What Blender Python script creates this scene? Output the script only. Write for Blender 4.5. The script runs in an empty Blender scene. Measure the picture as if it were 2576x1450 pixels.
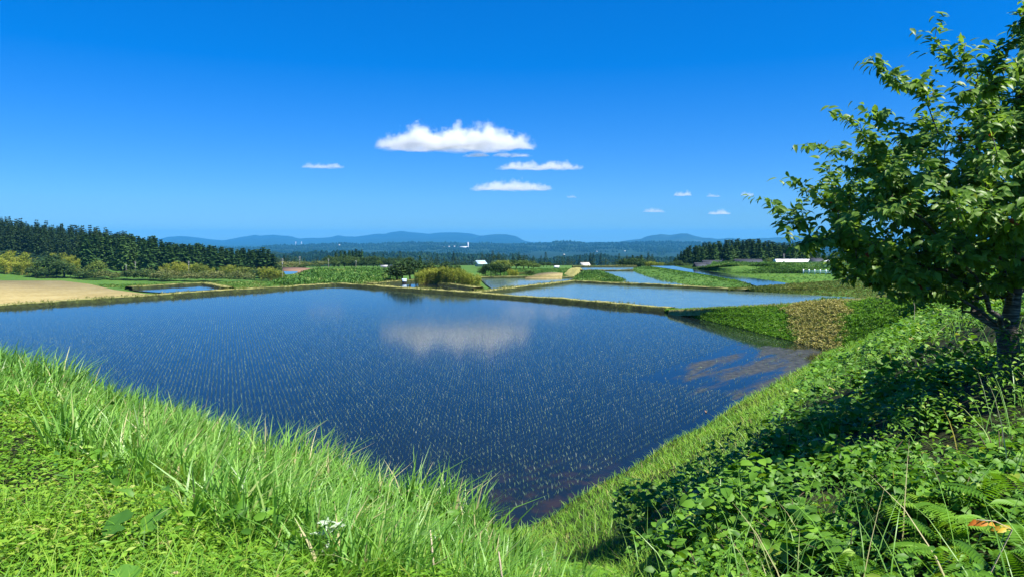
# rice paddies below a terrace corner, cherry tree at the right
SUN_EL, SUN_AZ = 58, 120
SUNSTR, SKYSTR, SKYSAT, EXPO, HAZE = 3.8, .06, 1.55, 1.34, 8.5e-5
import bpy, math
import numpy as np

rng = np.random.default_rng(11)
R = math.radians
scene = bpy.context.scene
COL = scene.collection

# ------------------------------------------------------------------ camera constants
CAMZ, FPX, CU, CV = 6.5, 1839.0, 1287.5, 725.0
PT = R(3.9)

def ray(u, v):
    dx = (u - CU) / FPX; dz = -(v - CV) / FPX
    return dx, math.cos(PT) + math.sin(PT) * dz, -math.sin(PT) + math.cos(PT) * dz

def at(u, v, z=0.0):
    dx, dy, dz = ray(u, v); t = (z - CAMZ) / dz
    return np.array([dx * t, dy * t, z])

def atd(u, v, d):
    dx, dy, dz = ray(u, v); t = d / dy
    return np.array([dx * t, d, CAMZ + dz * t])

def az(u):
    return (u - CU) / FPX / math.cos(PT)            # x / y of a column

# ------------------------------------------------------------------ object helpers
def link(o, parent=None):
    COL.objects.link(o)
    if parent is not None: o.parent = parent
    return o

def tag(o, label=None, cat=None, group=None, kind=None):
    if label: o['label'] = label
    if cat: o['category'] = cat
    if group: o['group'] = group
    if kind: o['kind'] = kind
    return o

def mesh(name, V, F, mat=None, tint=None, smooth=False):
    """V (n,3), F (m,k) with one k, or a list of such arrays"""
    me = bpy.data.meshes.new(name)
    V = np.ascontiguousarray(V, np.float32).reshape(-1, 3)
    Fs = F if isinstance(F, list) else [F]
    Fs = [np.asarray(f, np.int32) for f in Fs if len(f)]
    loops = np.concatenate([f.ravel() for f in Fs])
    tot = np.concatenate([np.full(len(f), f.shape[1], np.int32) for f in Fs])
    start = np.concatenate([[0], np.cumsum(tot)[:-1]]).astype(np.int32)
    me.vertices.add(len(V)); me.vertices.foreach_set('co', V.ravel())
    me.loops.add(len(loops)); me.loops.foreach_set('vertex_index', loops)
    me.polygons.add(len(tot)); me.polygons.foreach_set('loop_start', start); me.polygons.foreach_set('loop_total', tot)
    if smooth: me.polygons.foreach_set('use_smooth', np.ones(len(tot), bool))
    me.update(calc_edges=True)
    if tint is not None:
        a = me.attributes.new('tint', 'FLOAT', 'POINT'); a.data.foreach_set('value', np.ascontiguousarray(tint, np.float32))
    if mat: me.materials.append(mat)
    return me

def obj(name, me, parent=None, loc=(0, 0, 0)):
    o = bpy.data.objects.new(name, me); o.location = loc
    return link(o, parent)

def empty(name, loc=(0, 0, 0), rz=0):
    o = bpy.data.objects.new(name, None); o.location = loc; o.rotation_euler = (0, 0, rz); o.empty_display_size = .2
    return link(o)

class MB:
    """collects shapes for one mesh"""
    def __init__(s): s.v = []; s.q = []; s.t = []; s.n = 0; s.tn = []
    def add(s, V, F, tint=.5):
        V = np.asarray(V, float).reshape(-1, 3); F = np.asarray(F, int)
        (s.q if F.shape[1] == 4 else s.t).append(F + s.n); s.v.append(V); s.n += len(V)
        s.tn.append(np.full(len(V), tint) if np.isscalar(tint) else np.asarray(tint)); return s
    def box(s, c, d, rz=0, tint=.5):
        x, y, z = np.array(d) / 2
        V = np.array([[a, b, e] for a in (-x, x) for b in (-y, y) for e in (-z, z)])
        cs, sn = math.cos(rz), math.sin(rz)
        V = V @ np.array([[cs, sn, 0], [-sn, cs, 0], [0, 0, 1]]) + np.array(c)
        return s.add(V, [[0, 1, 3, 2], [4, 6, 7, 5], [0, 4, 5, 1], [2, 3, 7, 6], [0, 2, 6, 4], [1, 5, 7, 3]], tint)
    def tube(s, pts, rad, k=6, tint=.5, cap=True):
        P = np.asarray(pts, float); n = len(P); rad = np.broadcast_to(rad, (n,))
        T = np.gradient(P, axis=0) if n > 2 else np.repeat((P[-1:] - P[:1]), 2, 0)
        T /= np.linalg.norm(T, axis=1, keepdims=True) + 1e-9
        ref = np.array([0, 0, 1.]) if abs(T[0, 2]) < .9 else np.array([1., 0, 0])
        A = np.cross(T, ref); A /= np.linalg.norm(A, axis=1, keepdims=True) + 1e-9
        B = np.cross(T, A); th = np.arange(k) * 2 * math.pi / k
        V = P[:, None] + rad[:, None, None] * (np.cos(th)[None, :, None] * A[:, None] + np.sin(th)[None, :, None] * B[:, None])
        i = np.arange(n - 1)[:, None] * k; j = np.arange(k)[None]; j2 = (j + 1) % k
        F = np.stack([i + j, i + j2, i + k + j2, i + k + j], -1).reshape(-1, 4)
        s.add(V.reshape(-1, 3), F, tint)
        if cap:
            b = s.n - n * k + (n - 1) * k
            c = s.n; s.v.append(P[-1:]); s.n += 1; s.tn.append(np.array([.5 if not np.isscalar(tint) else tint]))
            s.t.append(np.array([[b + q, b + (q + 1) % k, c] for q in range(k)]))
        return s
    def mesh(s, name, mat, smooth=False):
        F = []
        if s.q: F.append(np.concatenate(s.q))
        if s.t: F.append(np.concatenate(s.t))
        return mesh(name, np.concatenate(s.v), F, mat, np.concatenate(s.tn), smooth)

# ------------------------------------------------------------------ noise
_perm = rng.random((64, 64))
def vnoise(x, y):
    xi = np.floor(x).astype(int); yi = np.floor(y).astype(int); fx = x - xi; fy = y - yi
    fx = fx * fx * (3 - 2 * fx); fy = fy * fy * (3 - 2 * fy); m = 63
    a = _perm[xi & m, yi & m]; b = _perm[(xi + 1) & m, yi & m]; c = _perm[xi & m, (yi + 1) & m]; d = _perm[(xi + 1) & m, (yi + 1) & m]
    return (a * (1 - fx) + b * fx) * (1 - fy) + (c * (1 - fx) + d * fx) * fy - .5
def fbm(x, y, o=4):
    r = 0; amp = 1
    for i in range(o): r = r + amp * vnoise(x * 2 ** i + 17.3 * i, y * 2 ** i + 5.1 * i); amp *= .5
    return r

def inpoly(x, y, poly):
    p = np.asarray(poly)[:, :2]; r = np.zeros(np.shape(x), bool); n = len(p)
    for i in range(n):
        x1, y1 = p[i]; x2, y2 = p[(i + 1) % n]
        if y1 == y2: continue
        c = ((y1 > y) != (y2 > y)) & (x < (x2 - x1) * (y - y1) / (y2 - y1) + x1)
        r ^= c
    return r
def polydist(x, y, P):
    """nearest point on an open polyline: distance, side (+ left of travel), interpolated z"""
    P = np.asarray(P); best = np.full(np.shape(x), 1e9); side = np.zeros(np.shape(x)); z = np.zeros(np.shape(x))
    for i in range(len(P) - 1):
        a = P[i]; d = P[i + 1] - a; L = d[0] ** 2 + d[1] ** 2
        t = np.clip(((x - a[0]) * d[0] + (y - a[1]) * d[1]) / L, 0, 1)
        e = np.hypot(x - a[0] - t * d[0], y - a[1] - t * d[1]); m = e < best
        best = np.where(m, e, best); side = np.where(m, np.sign(d[0] * (y - a[1]) - d[1] * (x - a[0])), side)
        if P.shape[1] > 2: z = np.where(m, a[2] + t * d[2], z)
    return best, side, z
def resample(P, n):
    P = np.asarray(P, float); s = np.concatenate([[0], np.cumsum(np.linalg.norm(np.diff(P, axis=0), axis=1))])
    t = np.linspace(0, s[-1], n); return np.stack([np.interp(t, s, P[:, k]) for k in range(P.shape[1])], 1)
def rand_in(poly, n):
    p = np.asarray(poly)[:, :2]; lo = p.min(0); hi = p.max(0); out = np.zeros((0, 2))
    while len(out) < n:
        q = lo + rng.random((n * 2 + 50, 2)) * (hi - lo); out = np.concatenate([out, q[inpoly(q[:, 0], q[:, 1], p)]])
    return out[:n]

# ------------------------------------------------------------------ materials
def mat(name):
    m = bpy.data.materials.new(name); m.use_nodes = True
    nt = m.node_tree; return m, nt, nt.nodes['Principled BSDF']
def N(nt, t, **kw):
    n = nt.nodes.new(t)
    for k, v in kw.items():
        if hasattr(n, k) and k not in n.inputs: setattr(n, k, v)
        else: n.inputs[k].default_value = v
    return n
def ramp(nt, fac, stops):
    r = nt.nodes.new('ShaderNodeValToRGB'); e = r.color_ramp.elements
    while len(e) < len(stops): e.new(.5)
    for q, (p, c) in zip(e, stops): q.position = p; q.color = (*c, 1)
    nt.links.new(fac, r.inputs[0]); return r.outputs[0]

def leaf_mat(name, stops, trans=.3, rough=.45, spec=.35, obj_random=False, patch=None):
    """stops colour the tint attribute; patch=(scale, colour, amount) mixes in real patches of another growth"""
    m, nt, b = mat(name); L = nt.links.new
    a = N(nt, 'ShaderNodeAttribute', attribute_name='tint'); fac = a.outputs['Fac']
    if obj_random:
        oi = nt.nodes.new('ShaderNodeObjectInfo'); mx = N(nt, 'ShaderNodeMath', operation='MULTIPLY_ADD'); mx.inputs[1].default_value = .6; 
        L(oi.outputs['Random'], mx.inputs[0]); ml = N(nt, 'ShaderNodeMath', operation='MULTIPLY'); L(fac, ml.inputs[0]); ml.inputs[1].default_value = .4
        L(ml.outputs[0], mx.inputs[2]); fac = mx.outputs[0]
    c = ramp(nt, fac, stops)
    if patch:
        tc = nt.nodes.new('ShaderNodeNewGeometry'); nz = N(nt, 'ShaderNodeTexNoise', Scale=patch[0], Detail=3.); L(tc.outputs['Position'], nz.inputs['Vector'])
        rr = N(nt, 'ShaderNodeMapRange'); rr.inputs[1].default_value = .45; rr.inputs[2].default_value = .65; rr.inputs[4].default_value = patch[2]; L(nz.outputs[0], rr.inputs[0])
        mx = N(nt, 'ShaderNodeMix', data_type='RGBA'); L(rr.outputs[0], mx.inputs[0]); L(c, mx.inputs[6]); mx.inputs[7].default_value = (*patch[1], 1); c = mx.outputs[2]
    L(c, b.inputs['Base Color']); b.inputs['Roughness'].default_value = rough; b.inputs['Specular IOR Level'].default_value = spec
    if trans:
        t = nt.nodes.new('ShaderNodeBsdfTranslucent'); g = N(nt, 'ShaderNodeMix', data_type='RGBA', blend_type='MULTIPLY'); g.inputs[0].default_value = 1
        L(c, g.inputs[6]); g.inputs[7].default_value = (1.25, 1.2, .5, 1); L(g.outputs[2], t.inputs['Color'])
        mx = nt.nodes.new('ShaderNodeMixShader'); mx.inputs[0].default_value = trans
        L(b.outputs[0], mx.inputs[1]); L(t.outputs[0], mx.inputs[2]); L(mx.outputs[0], nt.nodes['Material Output'].inputs[0])
    return m

def soil_mat(name, stops, scale=2., bump=.3, rough=.95, detail=6., scale2=None):
    m, nt, b = mat(name); L = nt.links.new
    g = nt.nodes.new('ShaderNodeNewGeometry'); nz = N(nt, 'ShaderNodeTexNoise', Scale=scale, Detail=detail, Roughness=.65); L(g.outputs['Position'], nz.inputs['Vector'])
    f = nz.outputs[0]
    if scale2:
        n2 = N(nt, 'ShaderNodeTexNoise', Scale=scale2, Detail=3.); L(g.outputs['Position'], n2.inputs['Vector'])
        av = N(nt, 'ShaderNodeMath', operation='ADD'); L(f, av.inputs[0]); L(n2.outputs[0], av.inputs[1]); hv = N(nt, 'ShaderNodeMath', operation='MULTIPLY'); L(av.outputs[0], hv.inputs[0]); hv.inputs[1].default_value = .5; f = hv.outputs[0]
    L(ramp(nt, f, stops), b.inputs['Base Color']); b.inputs['Roughness'].default_value = rough; b.inputs['Specular IOR Level'].default_value = .15
    if bump:
        bp = N(nt, 'ShaderNodeBump', Strength=bump, Distance=.1); n3 = N(nt, 'ShaderNodeTexNoise', Scale=scale * 8, Detail=4.); L(g.outputs['Position'], n3.inputs['Vector']); L(n3.outputs[0], bp.inputs['Height']); L(bp.outputs[0], b.inputs['Normal'])
    return m
def plain(name, c, rough=.6, spec=.4, metal=0, var=.0, scale=3.):
    if var:
        m = soil_mat(name, [(.35, tuple(np.array(c) * (1 - var))), (.65, tuple(np.minimum(np.array(c) * (1 + var), 1)))], scale, .15, rough); 
    else:
        m, nt, b = mat(name); b.inputs['Base Color'].default_value = (*c, 1); b.inputs['Roughness'].default_value = rough; b.inputs['Specular IOR Level'].default_value = spec; b.inputs['Metallic'].default_value = metal
    return m

def water_mat(name, mud, rough=.07, bump=.05, sediment=None, ior=1.33, flats=False):
    m, nt, b = mat(name); L = nt.links.new
    g = nt.nodes.new('ShaderNodeNewGeometry'); nz = N(nt, 'ShaderNodeTexNoise', Scale=.55, Detail=6., Roughness=.6); L(g.outputs['Position'], nz.inputs['Vector'])
    c = ramp(nt, nz.outputs[0], [(.3, tuple(np.array(mud) * .7)), (.7, tuple(np.array(mud) * 1.35))])
    if sediment:                                       # rusty silt lying in the shallow corner
        (sx, sy), rad, col = sediment
        d = N(nt, 'ShaderNodeVectorMath', operation='DISTANCE'); L(g.outputs['Position'], d.inputs[0]); d.inputs[1].default_value = (sx, sy, 0)
        r1 = N(nt, 'ShaderNodeMapRange'); r1.inputs[1].default_value = rad; r1.inputs[2].default_value = rad * .2; L(d.outputs['Value'], r1.inputs[0])
        n2 = N(nt, 'ShaderNodeTexNoise', Scale=1.6, Detail=5.); L(g.outputs['Position'], n2.inputs['Vector'])
        r2 = N(nt, 'ShaderNodeMapRange'); r2.inputs[1].default_value = .46; r2.inputs[2].default_value = .62; L(n2.outputs[0], r2.inputs[0])
        mm = N(nt, 'ShaderNodeMath', operation='MULTIPLY'); L(r1.outputs[0], mm.inputs[0]); L(r2.outputs[0], mm.inputs[1])
        mx = N(nt, 'ShaderNodeMix', data_type='RGBA'); L(mm.outputs[0], mx.inputs[0]); L(c, mx.inputs[6]); mx.inputs[7].default_value = (*col, 1); c = mx.outputs[2]
    L(c, b.inputs['Base Color']); b.inputs['Roughness'].default_value = rough; b.inputs['IOR'].default_value = ior; b.inputs['Specular IOR Level'].default_value = .5
    bp = N(nt, 'ShaderNodeBump', Strength=bump, Distance=.03); n3 = N(nt, 'ShaderNodeTexNoise', Scale=2.2, Detail=2.); L(g.outputs['Position'], n3.inputs['Vector']); L(n3.outputs[0], bp.inputs['Height']); L(bp.outputs[0], b.inputs['Normal'])
    if flats:                                          # wet mud just breaking the surface in the right corner, streaked along the rows
        c0, da = (.09, 15.43), (.578, .816)
        def lin(kx, ky, o):
            d = N(nt, 'ShaderNodeVectorMath', operation='DOT_PRODUCT'); L(g.outputs['Position'], d.inputs[0]); d.inputs[1].default_value = (kx, ky, 0)
            s = N(nt, 'ShaderNodeMath', operation='SUBTRACT'); L(d.outputs['Value'], s.inputs[0]); s.inputs[1].default_value = o; return s.outputs[0]
        s_ = lin(*da, c0[0] * da[0] + c0[1] * da[1]); a_ = lin(da[1], -da[0], c0[0] * da[1] - c0[1] * da[0])
        def mr(v, a, b2):
            q = N(nt, 'ShaderNodeMapRange', interpolation_type='SMOOTHSTEP'); L(v, q.inputs[0]); q.inputs[1].default_value = a; q.inputs[2].default_value = b2; return q.outputs[0]
        def mu(x, y, op='MULTIPLY'):
            q = N(nt, 'ShaderNodeMath', operation=op)
            for i, w in enumerate((x, y)):
                if isinstance(w, (int, float)): q.inputs[i].default_value = w
                else: L(w, q.inputs[i])
            return q.outputs[0]
        reg = mu(mu(mr(s_, 11., 25.), mr(s_, 33.5, 31.5)), mr(a_, -8.5, -2.5))
        cb = nt.nodes.new('ShaderNodeCombineXYZ'); L(mu(s_, .16), cb.inputs[0]); L(mu(a_, .75), cb.inputs[1])
        n4 = N(nt, 'ShaderNodeTexNoise', Scale=1., Detail=6., Roughness=.6); L(cb.outputs[0], n4.inputs['Vector'])
        mk = mr(mu(n4.outputs[0], mu(reg, .30), 'ADD'), .66, .84)
        mb = nt.nodes.new('ShaderNodeBsdfPrincipled'); n5 = N(nt, 'ShaderNodeTexNoise', Scale=3., Detail=6.); L(g.outputs['Position'], n5.inputs['Vector'])
        L(ramp(nt, n5.outputs[0], [(.35, (.026, .029, .026)), (.65, (.062, .066, .056))]), mb.inputs['Base Color']); mb.inputs['Roughness'].default_value = .55; mb.inputs['Specular IOR Level'].default_value = .25
        b2 = N(nt, 'ShaderNodeBump', Strength=.6, Distance=.05); L(n5.outputs[0], b2.inputs['Height']); L(b2.outputs[0], mb.inputs['Normal'])
        ms = nt.nodes.new('ShaderNodeMixShader'); L(mk, ms.inputs[0]); L(b.outputs[0], ms.inputs[1]); L(mb.outputs[0], ms.inputs[2]); L(ms.outputs[0], nt.nodes['Material Output'].inputs[0])
    return m

M = {}
M['bank_soil'] = soil_mat('bank_soil', [(.35, (.012, .016, .006)), (.65, (.035, .045, .014))], 3, .4)  # deep dark so gaps between plants read black; shade put into the soil colour
M['meadow'] = soil_mat('meadow', [(.3, (.035, .085, .015)), (.5, (.065, .15, .022)), (.7, (.12, .19, .035))], .12, .8, scale2=1.7)
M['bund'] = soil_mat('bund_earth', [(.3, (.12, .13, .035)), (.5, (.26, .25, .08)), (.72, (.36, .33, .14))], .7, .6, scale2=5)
M['bundside'] = soil_mat('bund_side', [(.35, (.015, .02, .008)), (.6, (.04, .055, .016)), (.75, (.10, .13, .03))], 1.5, .6)  # shade of the steep undercut sides, put into the colour
M['tan'] = soil_mat('tan_soil', [(.3, (.21, .165, .065)), (.5, (.30, .245, .105)), (.7, (.39, .33, .16))], .25, .5, scale2=2.5)
M['brown'] = soil_mat('brown_soil', [(.3, (.17, .10, .065)), (.7, (.27, .165, .11))], .3, .4)
M['path'] = soil_mat('path_gravel', [(.3, (.26, .22, .14)), (.7, (.50, .45, .33))], 1.5, .5)
M['mud'] = soil_mat('mud_wet', [(.35, (.040, .041, .036)), (.65, (.085, .086, .074))], 2.5, .5, rough=.6)
M['hill'] = soil_mat('hill_forest', [(.35, (.004, .016, .010)), (.5, (.008, .030, .014)), (.62, (.014, .045, .016)), (.78, (.05, .08, .035))], .004, 0, scale2=.03)
M['mountain'] = soil_mat('mountain_forest', [(.35, (.004, .016, .012)), (.65, (.010, .03, .016))], .0012, 0, scale2=.006)
M['mountain_bare'] = soil_mat('mountain_grass', [(.4, (.006, .022, .014)), (.56, (.02, .045, .02)), (.68, (.09, .08, .045))], .0011, 0, scale2=.004)
M['water'] = water_mat('paddy_water', (.0062, .0098, .0098), .075, .05, ((2.2, 17.0), 5., (.028, .018, .009)), 1.25, True)
M['water2'] = water_mat('teal_paddy_water', (.085, .135, .115), .12, .06, None, 1.42)
M['water3'] = water_mat('dark_pond_water', (.010, .014, .02), .07, .04, None, 1.38)
# ------------------------------------------------------------------ terrain: a corner of a terrace above the paddies
C0 = at(1297, 1356)[:2]                                            # near corner of the big paddy
DA = at(2095, 885)[:2] - C0; LA = np.linalg.norm(DA); DA /= LA     # along the right bank
NA = np.array([DA[1], -DA[0]])
AZB = R(-49.9); DB = np.array([math.sin(AZB), math.cos(AZB)]); NB = -np.array([-DB[1], DB[0]])
if NB @ (np.zeros(2) - C0) < 0: NB = -NB
PA_ = np.array([[-.6, -.15], [-.3, -.12], [0, 0], [.5, .22], [1.5, .75], [4, 2.1], [6, 3.4], [7, 4.05], [8, 4.6], [9, 5.05], [12, 5.25], [60, 5.4]])
PB_ = np.array([[-.6, -.15], [-.3, -.12], [0, 0], [.6, .3], [3, 1.6], [6, 3.1], [7.6, 3.95], [8.5, 4.3], [10, 4.75], [12, 4.92], [16, 5.0], [80, 5.2]])
P1R = at(2095, 885)[:2]; P1K = at(1680, 784)[:2]; P1F = at(850, 718)[:2]
PATH = np.array([at(1700, 780, .28), atd(1850, 774, 57), atd(2020, 764.5, 51), atd(2200, 752, 45), atd(2330, 741, 40), atd(2480, 727, 34), atd(2650, 710, 28)])
PATH_L = PATH[:, :3]

def smax(a, b, k=.5):
    h = np.clip(.5 + .5 * (a - b) / k, 0, 1); return b * (1 - h) + a * h + k * h * (1 - h)

def el_left(u):                                                    # skyline of the wooded hill, in metres above the eye at 300 m
    return np.interp(u, [-1500, -600, 0, 100, 200, 300, 400, 520, 640, 760, 900], [45, 22, 8.6, 5.4, 3.7, 1.7, -1.5, -4.5, -6, -7, -8])

def H(x, y):
    x = np.asarray(x, float); y = np.asarray(y, float)
    rx, ry = x - C0[0], y - C0[1]
    a = rx * NA[0] + ry * NA[1]; b = rx * NB[0] + ry * NB[1]; s = rx * DA[0] + ry * DA[1]
    wob = .25 * fbm(x * .35, y * .35, 3)
    zA = np.interp(a + wob, PA_[:, 0], PA_[:, 1]); zB = np.interp(b + wob, PB_[:, 0], PB_[:, 1])
    d = np.hypot(x, y)
    # far land: plateau, then falling to the valley
    far = np.interp(d, [0, 150, 300, 420, 800, 1500, 40000], [-.15, -.15, -4.5, -14, -60, -62, -62])
    u = CU + FPX * np.where(y > 1, x / np.maximum(y, 1), np.sign(x) * 4)
    w = np.clip((770 - u) / 70, 0, 1) * (y > 0)
    dh = d / 2                                                      # the wooded hill stands beyond a dip, 240 m and more away
    lf_ = np.interp(dh, [0, 150, 300, 420, 800, 1500, 40000], [-.15, -.15, -4.5, -14, -34, -35, -35])
    lf_ = lf_ + np.maximum(np.interp(dh, [0, 118, 135, 300, 420, 900], [0, 0, .06, 1, 1.15, 0]) * (el_left(u) + 5), 0)
    lf_ = np.where(d < 238, np.interp(d, [0, 114, 238], [-.15, -.15, -6.8]), CAMZ + 2 * (lf_ - CAMZ))
    far = far * (1 - w) + lf_ * w
    # beside the path that climbs from the bund to the terrace
    dp, side, zp = polydist(x, y, PATH)
    e = P1K - P1R; L2 = np.hypot(*e); d2 = np.abs((x - P1R[0]) * e[1] - (y - P1R[1]) * e[0]) / L2
    zin = np.where(dp < 1.0, zp, zp * d2 / (d2 + np.maximum(dp - 1.0, 0) + .01)) - .02
    zfar = np.maximum(far, zp - .05 - np.interp(zp, [1, 2.6, 3.6], [.5, .3, .05]) * np.maximum(dp - 1.0, 0))
    onp1 = ((x - P1R[0]) * e[1] - (y - P1R[1]) * e[0]) < 0          # paddy side of the short edge
    zr = np.where(side < 0, -.15 + (np.where(dp < 1.3, zp - .3, zin * .85 - .4) + .15) * np.clip((zp - .6) / 1.2, 0, 1), zfar); zr = np.where(onp1 & (dp > 1.3), -.15, zr)
    t = np.clip((s - (LA - 1.0)) / 2.5, 0, 1); t = t * t * (3 - 2 * t)
    zA2 = np.where(a > -1.5, zA * (1 - t) + zr * t, far)
    zA2 = np.where((a <= -1.5) & (s > LA - 2) & (dp < 3), zr, zA2)
    z = smax(zA2, np.where(b > -.6, zB, far), .45)
    base = np.where((a < -.6) & (b < -.6) & (dp > 3), far, z)
    base = np.where((s > LA + 3.5) & (dp >= 3) & (side > 0), zfar, base)
    n = np.clip(base * 1.2, 0, 1) * (d < 90)
    return base + n * .10 * fbm(x * 1.1, y * 1.1, 3)

def ground():
    azs = np.concatenate([np.linspace(-180, -44, 70, endpoint=False), np.linspace(-44, 44, 640), np.linspace(44, 180, 71)[1:]])
    rs = np.concatenate([np.geomspace(.35, 1000, 640), np.geomspace(1030, 13000, 34)])
    A, Rr = np.meshgrid(np.radians(azs), rs, indexing='ij'); x = np.sin(A) * Rr; y = np.cos(A) * Rr
    z = H(x, y); n, m = A.shape
    i = np.arange(n - 1)[:, None] * m; j = np.arange(m - 1)[None]
    F = np.stack([i + j, i + j + 1, i + m + j + 1, i + m + j], -1).reshape(-1, 4)[:, ::-1]
    me = mesh('ground', np.stack([x, y, z], -1), F, None, smooth=True)
    me.materials.append(M['bank_soil']); me.materials.append(M['meadow']); me.materials.append(M['hill'])
    dist = Rr[:-1, :-1]; idx = np.where(dist > 330, 2, np.where(dist > 47, 1, 0)).astype(np.int32).ravel()
    me.polygons.foreach_set('material_index', idx)
    tag(obj('ground', me), kind='structure')
ground()

# ------------------------------------------------------------------ water sheets and flat plots
def sheet(name, pts, m, kind='structure', th=.0, **kw):
    P = np.asarray(pts); n = len(P)
    if th:
        V = np.concatenate([P, P - [0, 0, th]]); F = [np.array([list(range(n))]), np.array([[i, i + n, (i + 1) % n + n, (i + 1) % n] for i in range(n)])]
        me = mesh(name, V, F, m)
    else: me = mesh(name, P, np.array([list(range(n))]), m)
    if me.polygons[0].normal.z < 0: me.flip_normals()
    o = obj(name, me); tag(o, kind=kind, **kw); return o
def poly(pts, z=0.0): return [at(u, v, z) for u, v in pts]
CN = np.array([C0[0], C0[1], 0])
lf = at(0, 776)[:2]; dl = lf - P1F; dl /= np.linalg.norm(dl)
_t = np.linalg.solve(np.stack([DB, -dl], 1), P1F - C0); LC = C0 + DB * _t[0]
P1 = [np.append(C0 + NA * 2 + NB * 2, 0), np.append(P1R + NA * 2 - DA * 1, 0), np.append(P1R, 0) + [.4, 0.2, 0], np.append(P1K, 0), np.append(P1F, 0), np.append(LC + dl * 2, 0), np.append(LC + NB * 2, 0)]
sheet('paddy_water', P1, M['water'])
P2 = poly([(1225, 743.5), (1440, 711), (1890, 733), (2040, 741), (2230, 752), (2130, 758), (2010, 764), (1850, 777), (1700, 782), (1640, 777)], -.02)
P2[-1] = at(1655, 780, -.02)
sheet('paddy_water', P2, M['water2'])
P4 = poly([(1496, 683), (1592, 682), (1625, 688), (1690, 706), (1760, 722), (1560, 713)], .06)
sheet('paddy_water', P4, M['water2'])
P4B = poly([(1455, 672.6), (1594, 672.2), (1588, 681.5), (1497, 681.5), (1464, 681.8)], .06); sheet('paddy_water', P4B, M['water2'])
P5 = poly([(1207, 700.5), (1325, 699.6), (1447, 699.6), (1424, 706), (1285, 721.5), (1238, 726), (1222, 715)], 0); sheet('pond_water', P5, M['water2'])
P6 = poly([(935, 717), (1062, 706.5), (1200, 729), (1183, 735)], 0); sheet('pond_water', P6, M['water3'])
P7 = poly([(322, 726.5), (390, 722), (512, 715.5), (566, 726), (410, 735.5), (345, 731)], .0); sheet('pond_water', P7, M['water3'])
PUD = poly([(713, 682.5), (750, 682.5), (743, 688), (718, 690)], .1); sheet('pond_water', PUD, M['water3'])
P3 = poly([(1634, 669), (1694, 668.8), (1731, 676), (1824, 687), (1880, 697), (1985, 712.5), (1968, 719.5), (1905, 719.5), (1870, 708), (1784, 692), (1684, 676)], .5); sheet('paddy_water', P3, M['water3'])
P8 = poly([(2000, 665), (2130, 665), (2140, 671), (2024, 671)], 1.5); sheet('paddy_water', P8, M['water2'])

TAN = poly([(-500, 702), (-200, 704), (0, 705.5), (155, 705.5), (225, 714), (287, 728), (385, 740.5), (250, 751), (0, 769), (-350, 793), (-500, 802)], .22); sheet('field', TAN, M['tan'], th=.4)
BROWN = poly([(709, 672), (798, 674.5), (777, 682), (714, 683)], .05); sheet('field', BROWN, M['brown'], th=.3)
STUB = poly([(1320, 698.5), (1356, 687), (1385, 684.5), (1415, 686.5), (1413, 697)], .25); sheet('field', STUB, M['tan'], th=.4)

# ------------------------------------------------------------------ bunds, banks and terraces
def loft(name, rows, m, n=160, sub=4, noise=.06, fs=1.2, side_m=None, side_rows=()):
    """rows: polylines from one side to the other"""
    Rr = [resample(r, n) for r in rows]; out = []
    for k in range(len(Rr) - 1):
        for q in range(sub): out.append(Rr[k] + (Rr[k + 1] - Rr[k]) * q / sub)
    out.append(Rr[-1]); G = np.array(out); k = len(G)
    amp = np.ones(k); amp[0] = amp[-1] = .3
    G[..., 2] += noise * amp[:, None] * fbm(G[..., 0] * fs, G[..., 1] * fs, 3) * 2
    G[..., 0] += noise * fbm(G[..., 0] * fs + 31, G[..., 1] * fs, 2) ; G[..., 1] += noise * fbm(G[..., 0] * fs + 57, G[..., 1] * fs, 2)
    i = np.arange(k - 1)[:, None] * n; j = np.arange(n - 1)[None]
    F = np.stack([i + j, i + j + 1, i + n + j + 1, i + n + j], -1).reshape(-1, 4)
    me = mesh(name, G.reshape(-1, 3), F, m, smooth=True)
    if side_m is not None:
        me.materials.append(side_m); mi = np.zeros((k - 1, n - 1), np.int32)
        for sr in side_rows: mi[sr * sub:(sr + 1) * sub] = 1
        me.polygons.foreach_set('material_index', mi.ravel())
    if np.mean([p.normal.z for p in list(me.polygons)[::37]]) < 0: me.flip_normals()
    o = obj(name, me); tag(o, kind='structure'); return o
BUNDS = []
def bund(pts, h=.32, top=.9, base=1.7, z0=-.12, n=None):
    P = np.asarray(pts, float)[:, :2]; L = np.linalg.norm(np.diff(P, axis=0), axis=1).sum(); n = n or int(max(20, L / .6)); P = resample(P, n)
    P = P + (.25 * fbm(P[:, 0] * .15, P[:, 1] * .15, 3))[:, None]
    T = np.gradient(P, axis=0); T /= np.linalg.norm(T, axis=1, keepdims=True); Nn = np.stack([-T[:, 1], T[:, 0]], 1)
    w = 1 + .5 * fbm(P[:, 0] * .3, P[:, 1] * .3, 2)[:, None]; hz = h * (1 + .35 * fbm(P[:, 0] * .2 + 9, P[:, 1] * .2, 2))
    def row(o, z): return np.concatenate([P + Nn * o * w, np.broadcast_to(z, (n,))[:, None]], 1)
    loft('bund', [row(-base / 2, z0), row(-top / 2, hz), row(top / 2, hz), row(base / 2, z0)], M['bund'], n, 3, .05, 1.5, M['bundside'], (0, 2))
    BUNDS.append((P, hz, top))
far_edge = [P1F + dl * 90, P1F + dl * 40, P1F]
off = lambda P, d: [np.asarray(p) + d for p in P]
bund(off(far_edge, np.array([-.6, .8])), .34, 1.5, 2.4)
bund([P1F + [-.3, .8], at(1100, 735)[:2] + [.2, .3], at(1400, 758)[:2] + [.2, .4], P1K + [.3, .4]], .34, 1.2, 2.0)
bund([at(1190, 740)[:2], at(1320, 724)[:2], at(1442, 709.5)[:2]], .30, 1.3, 2.1)
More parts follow.
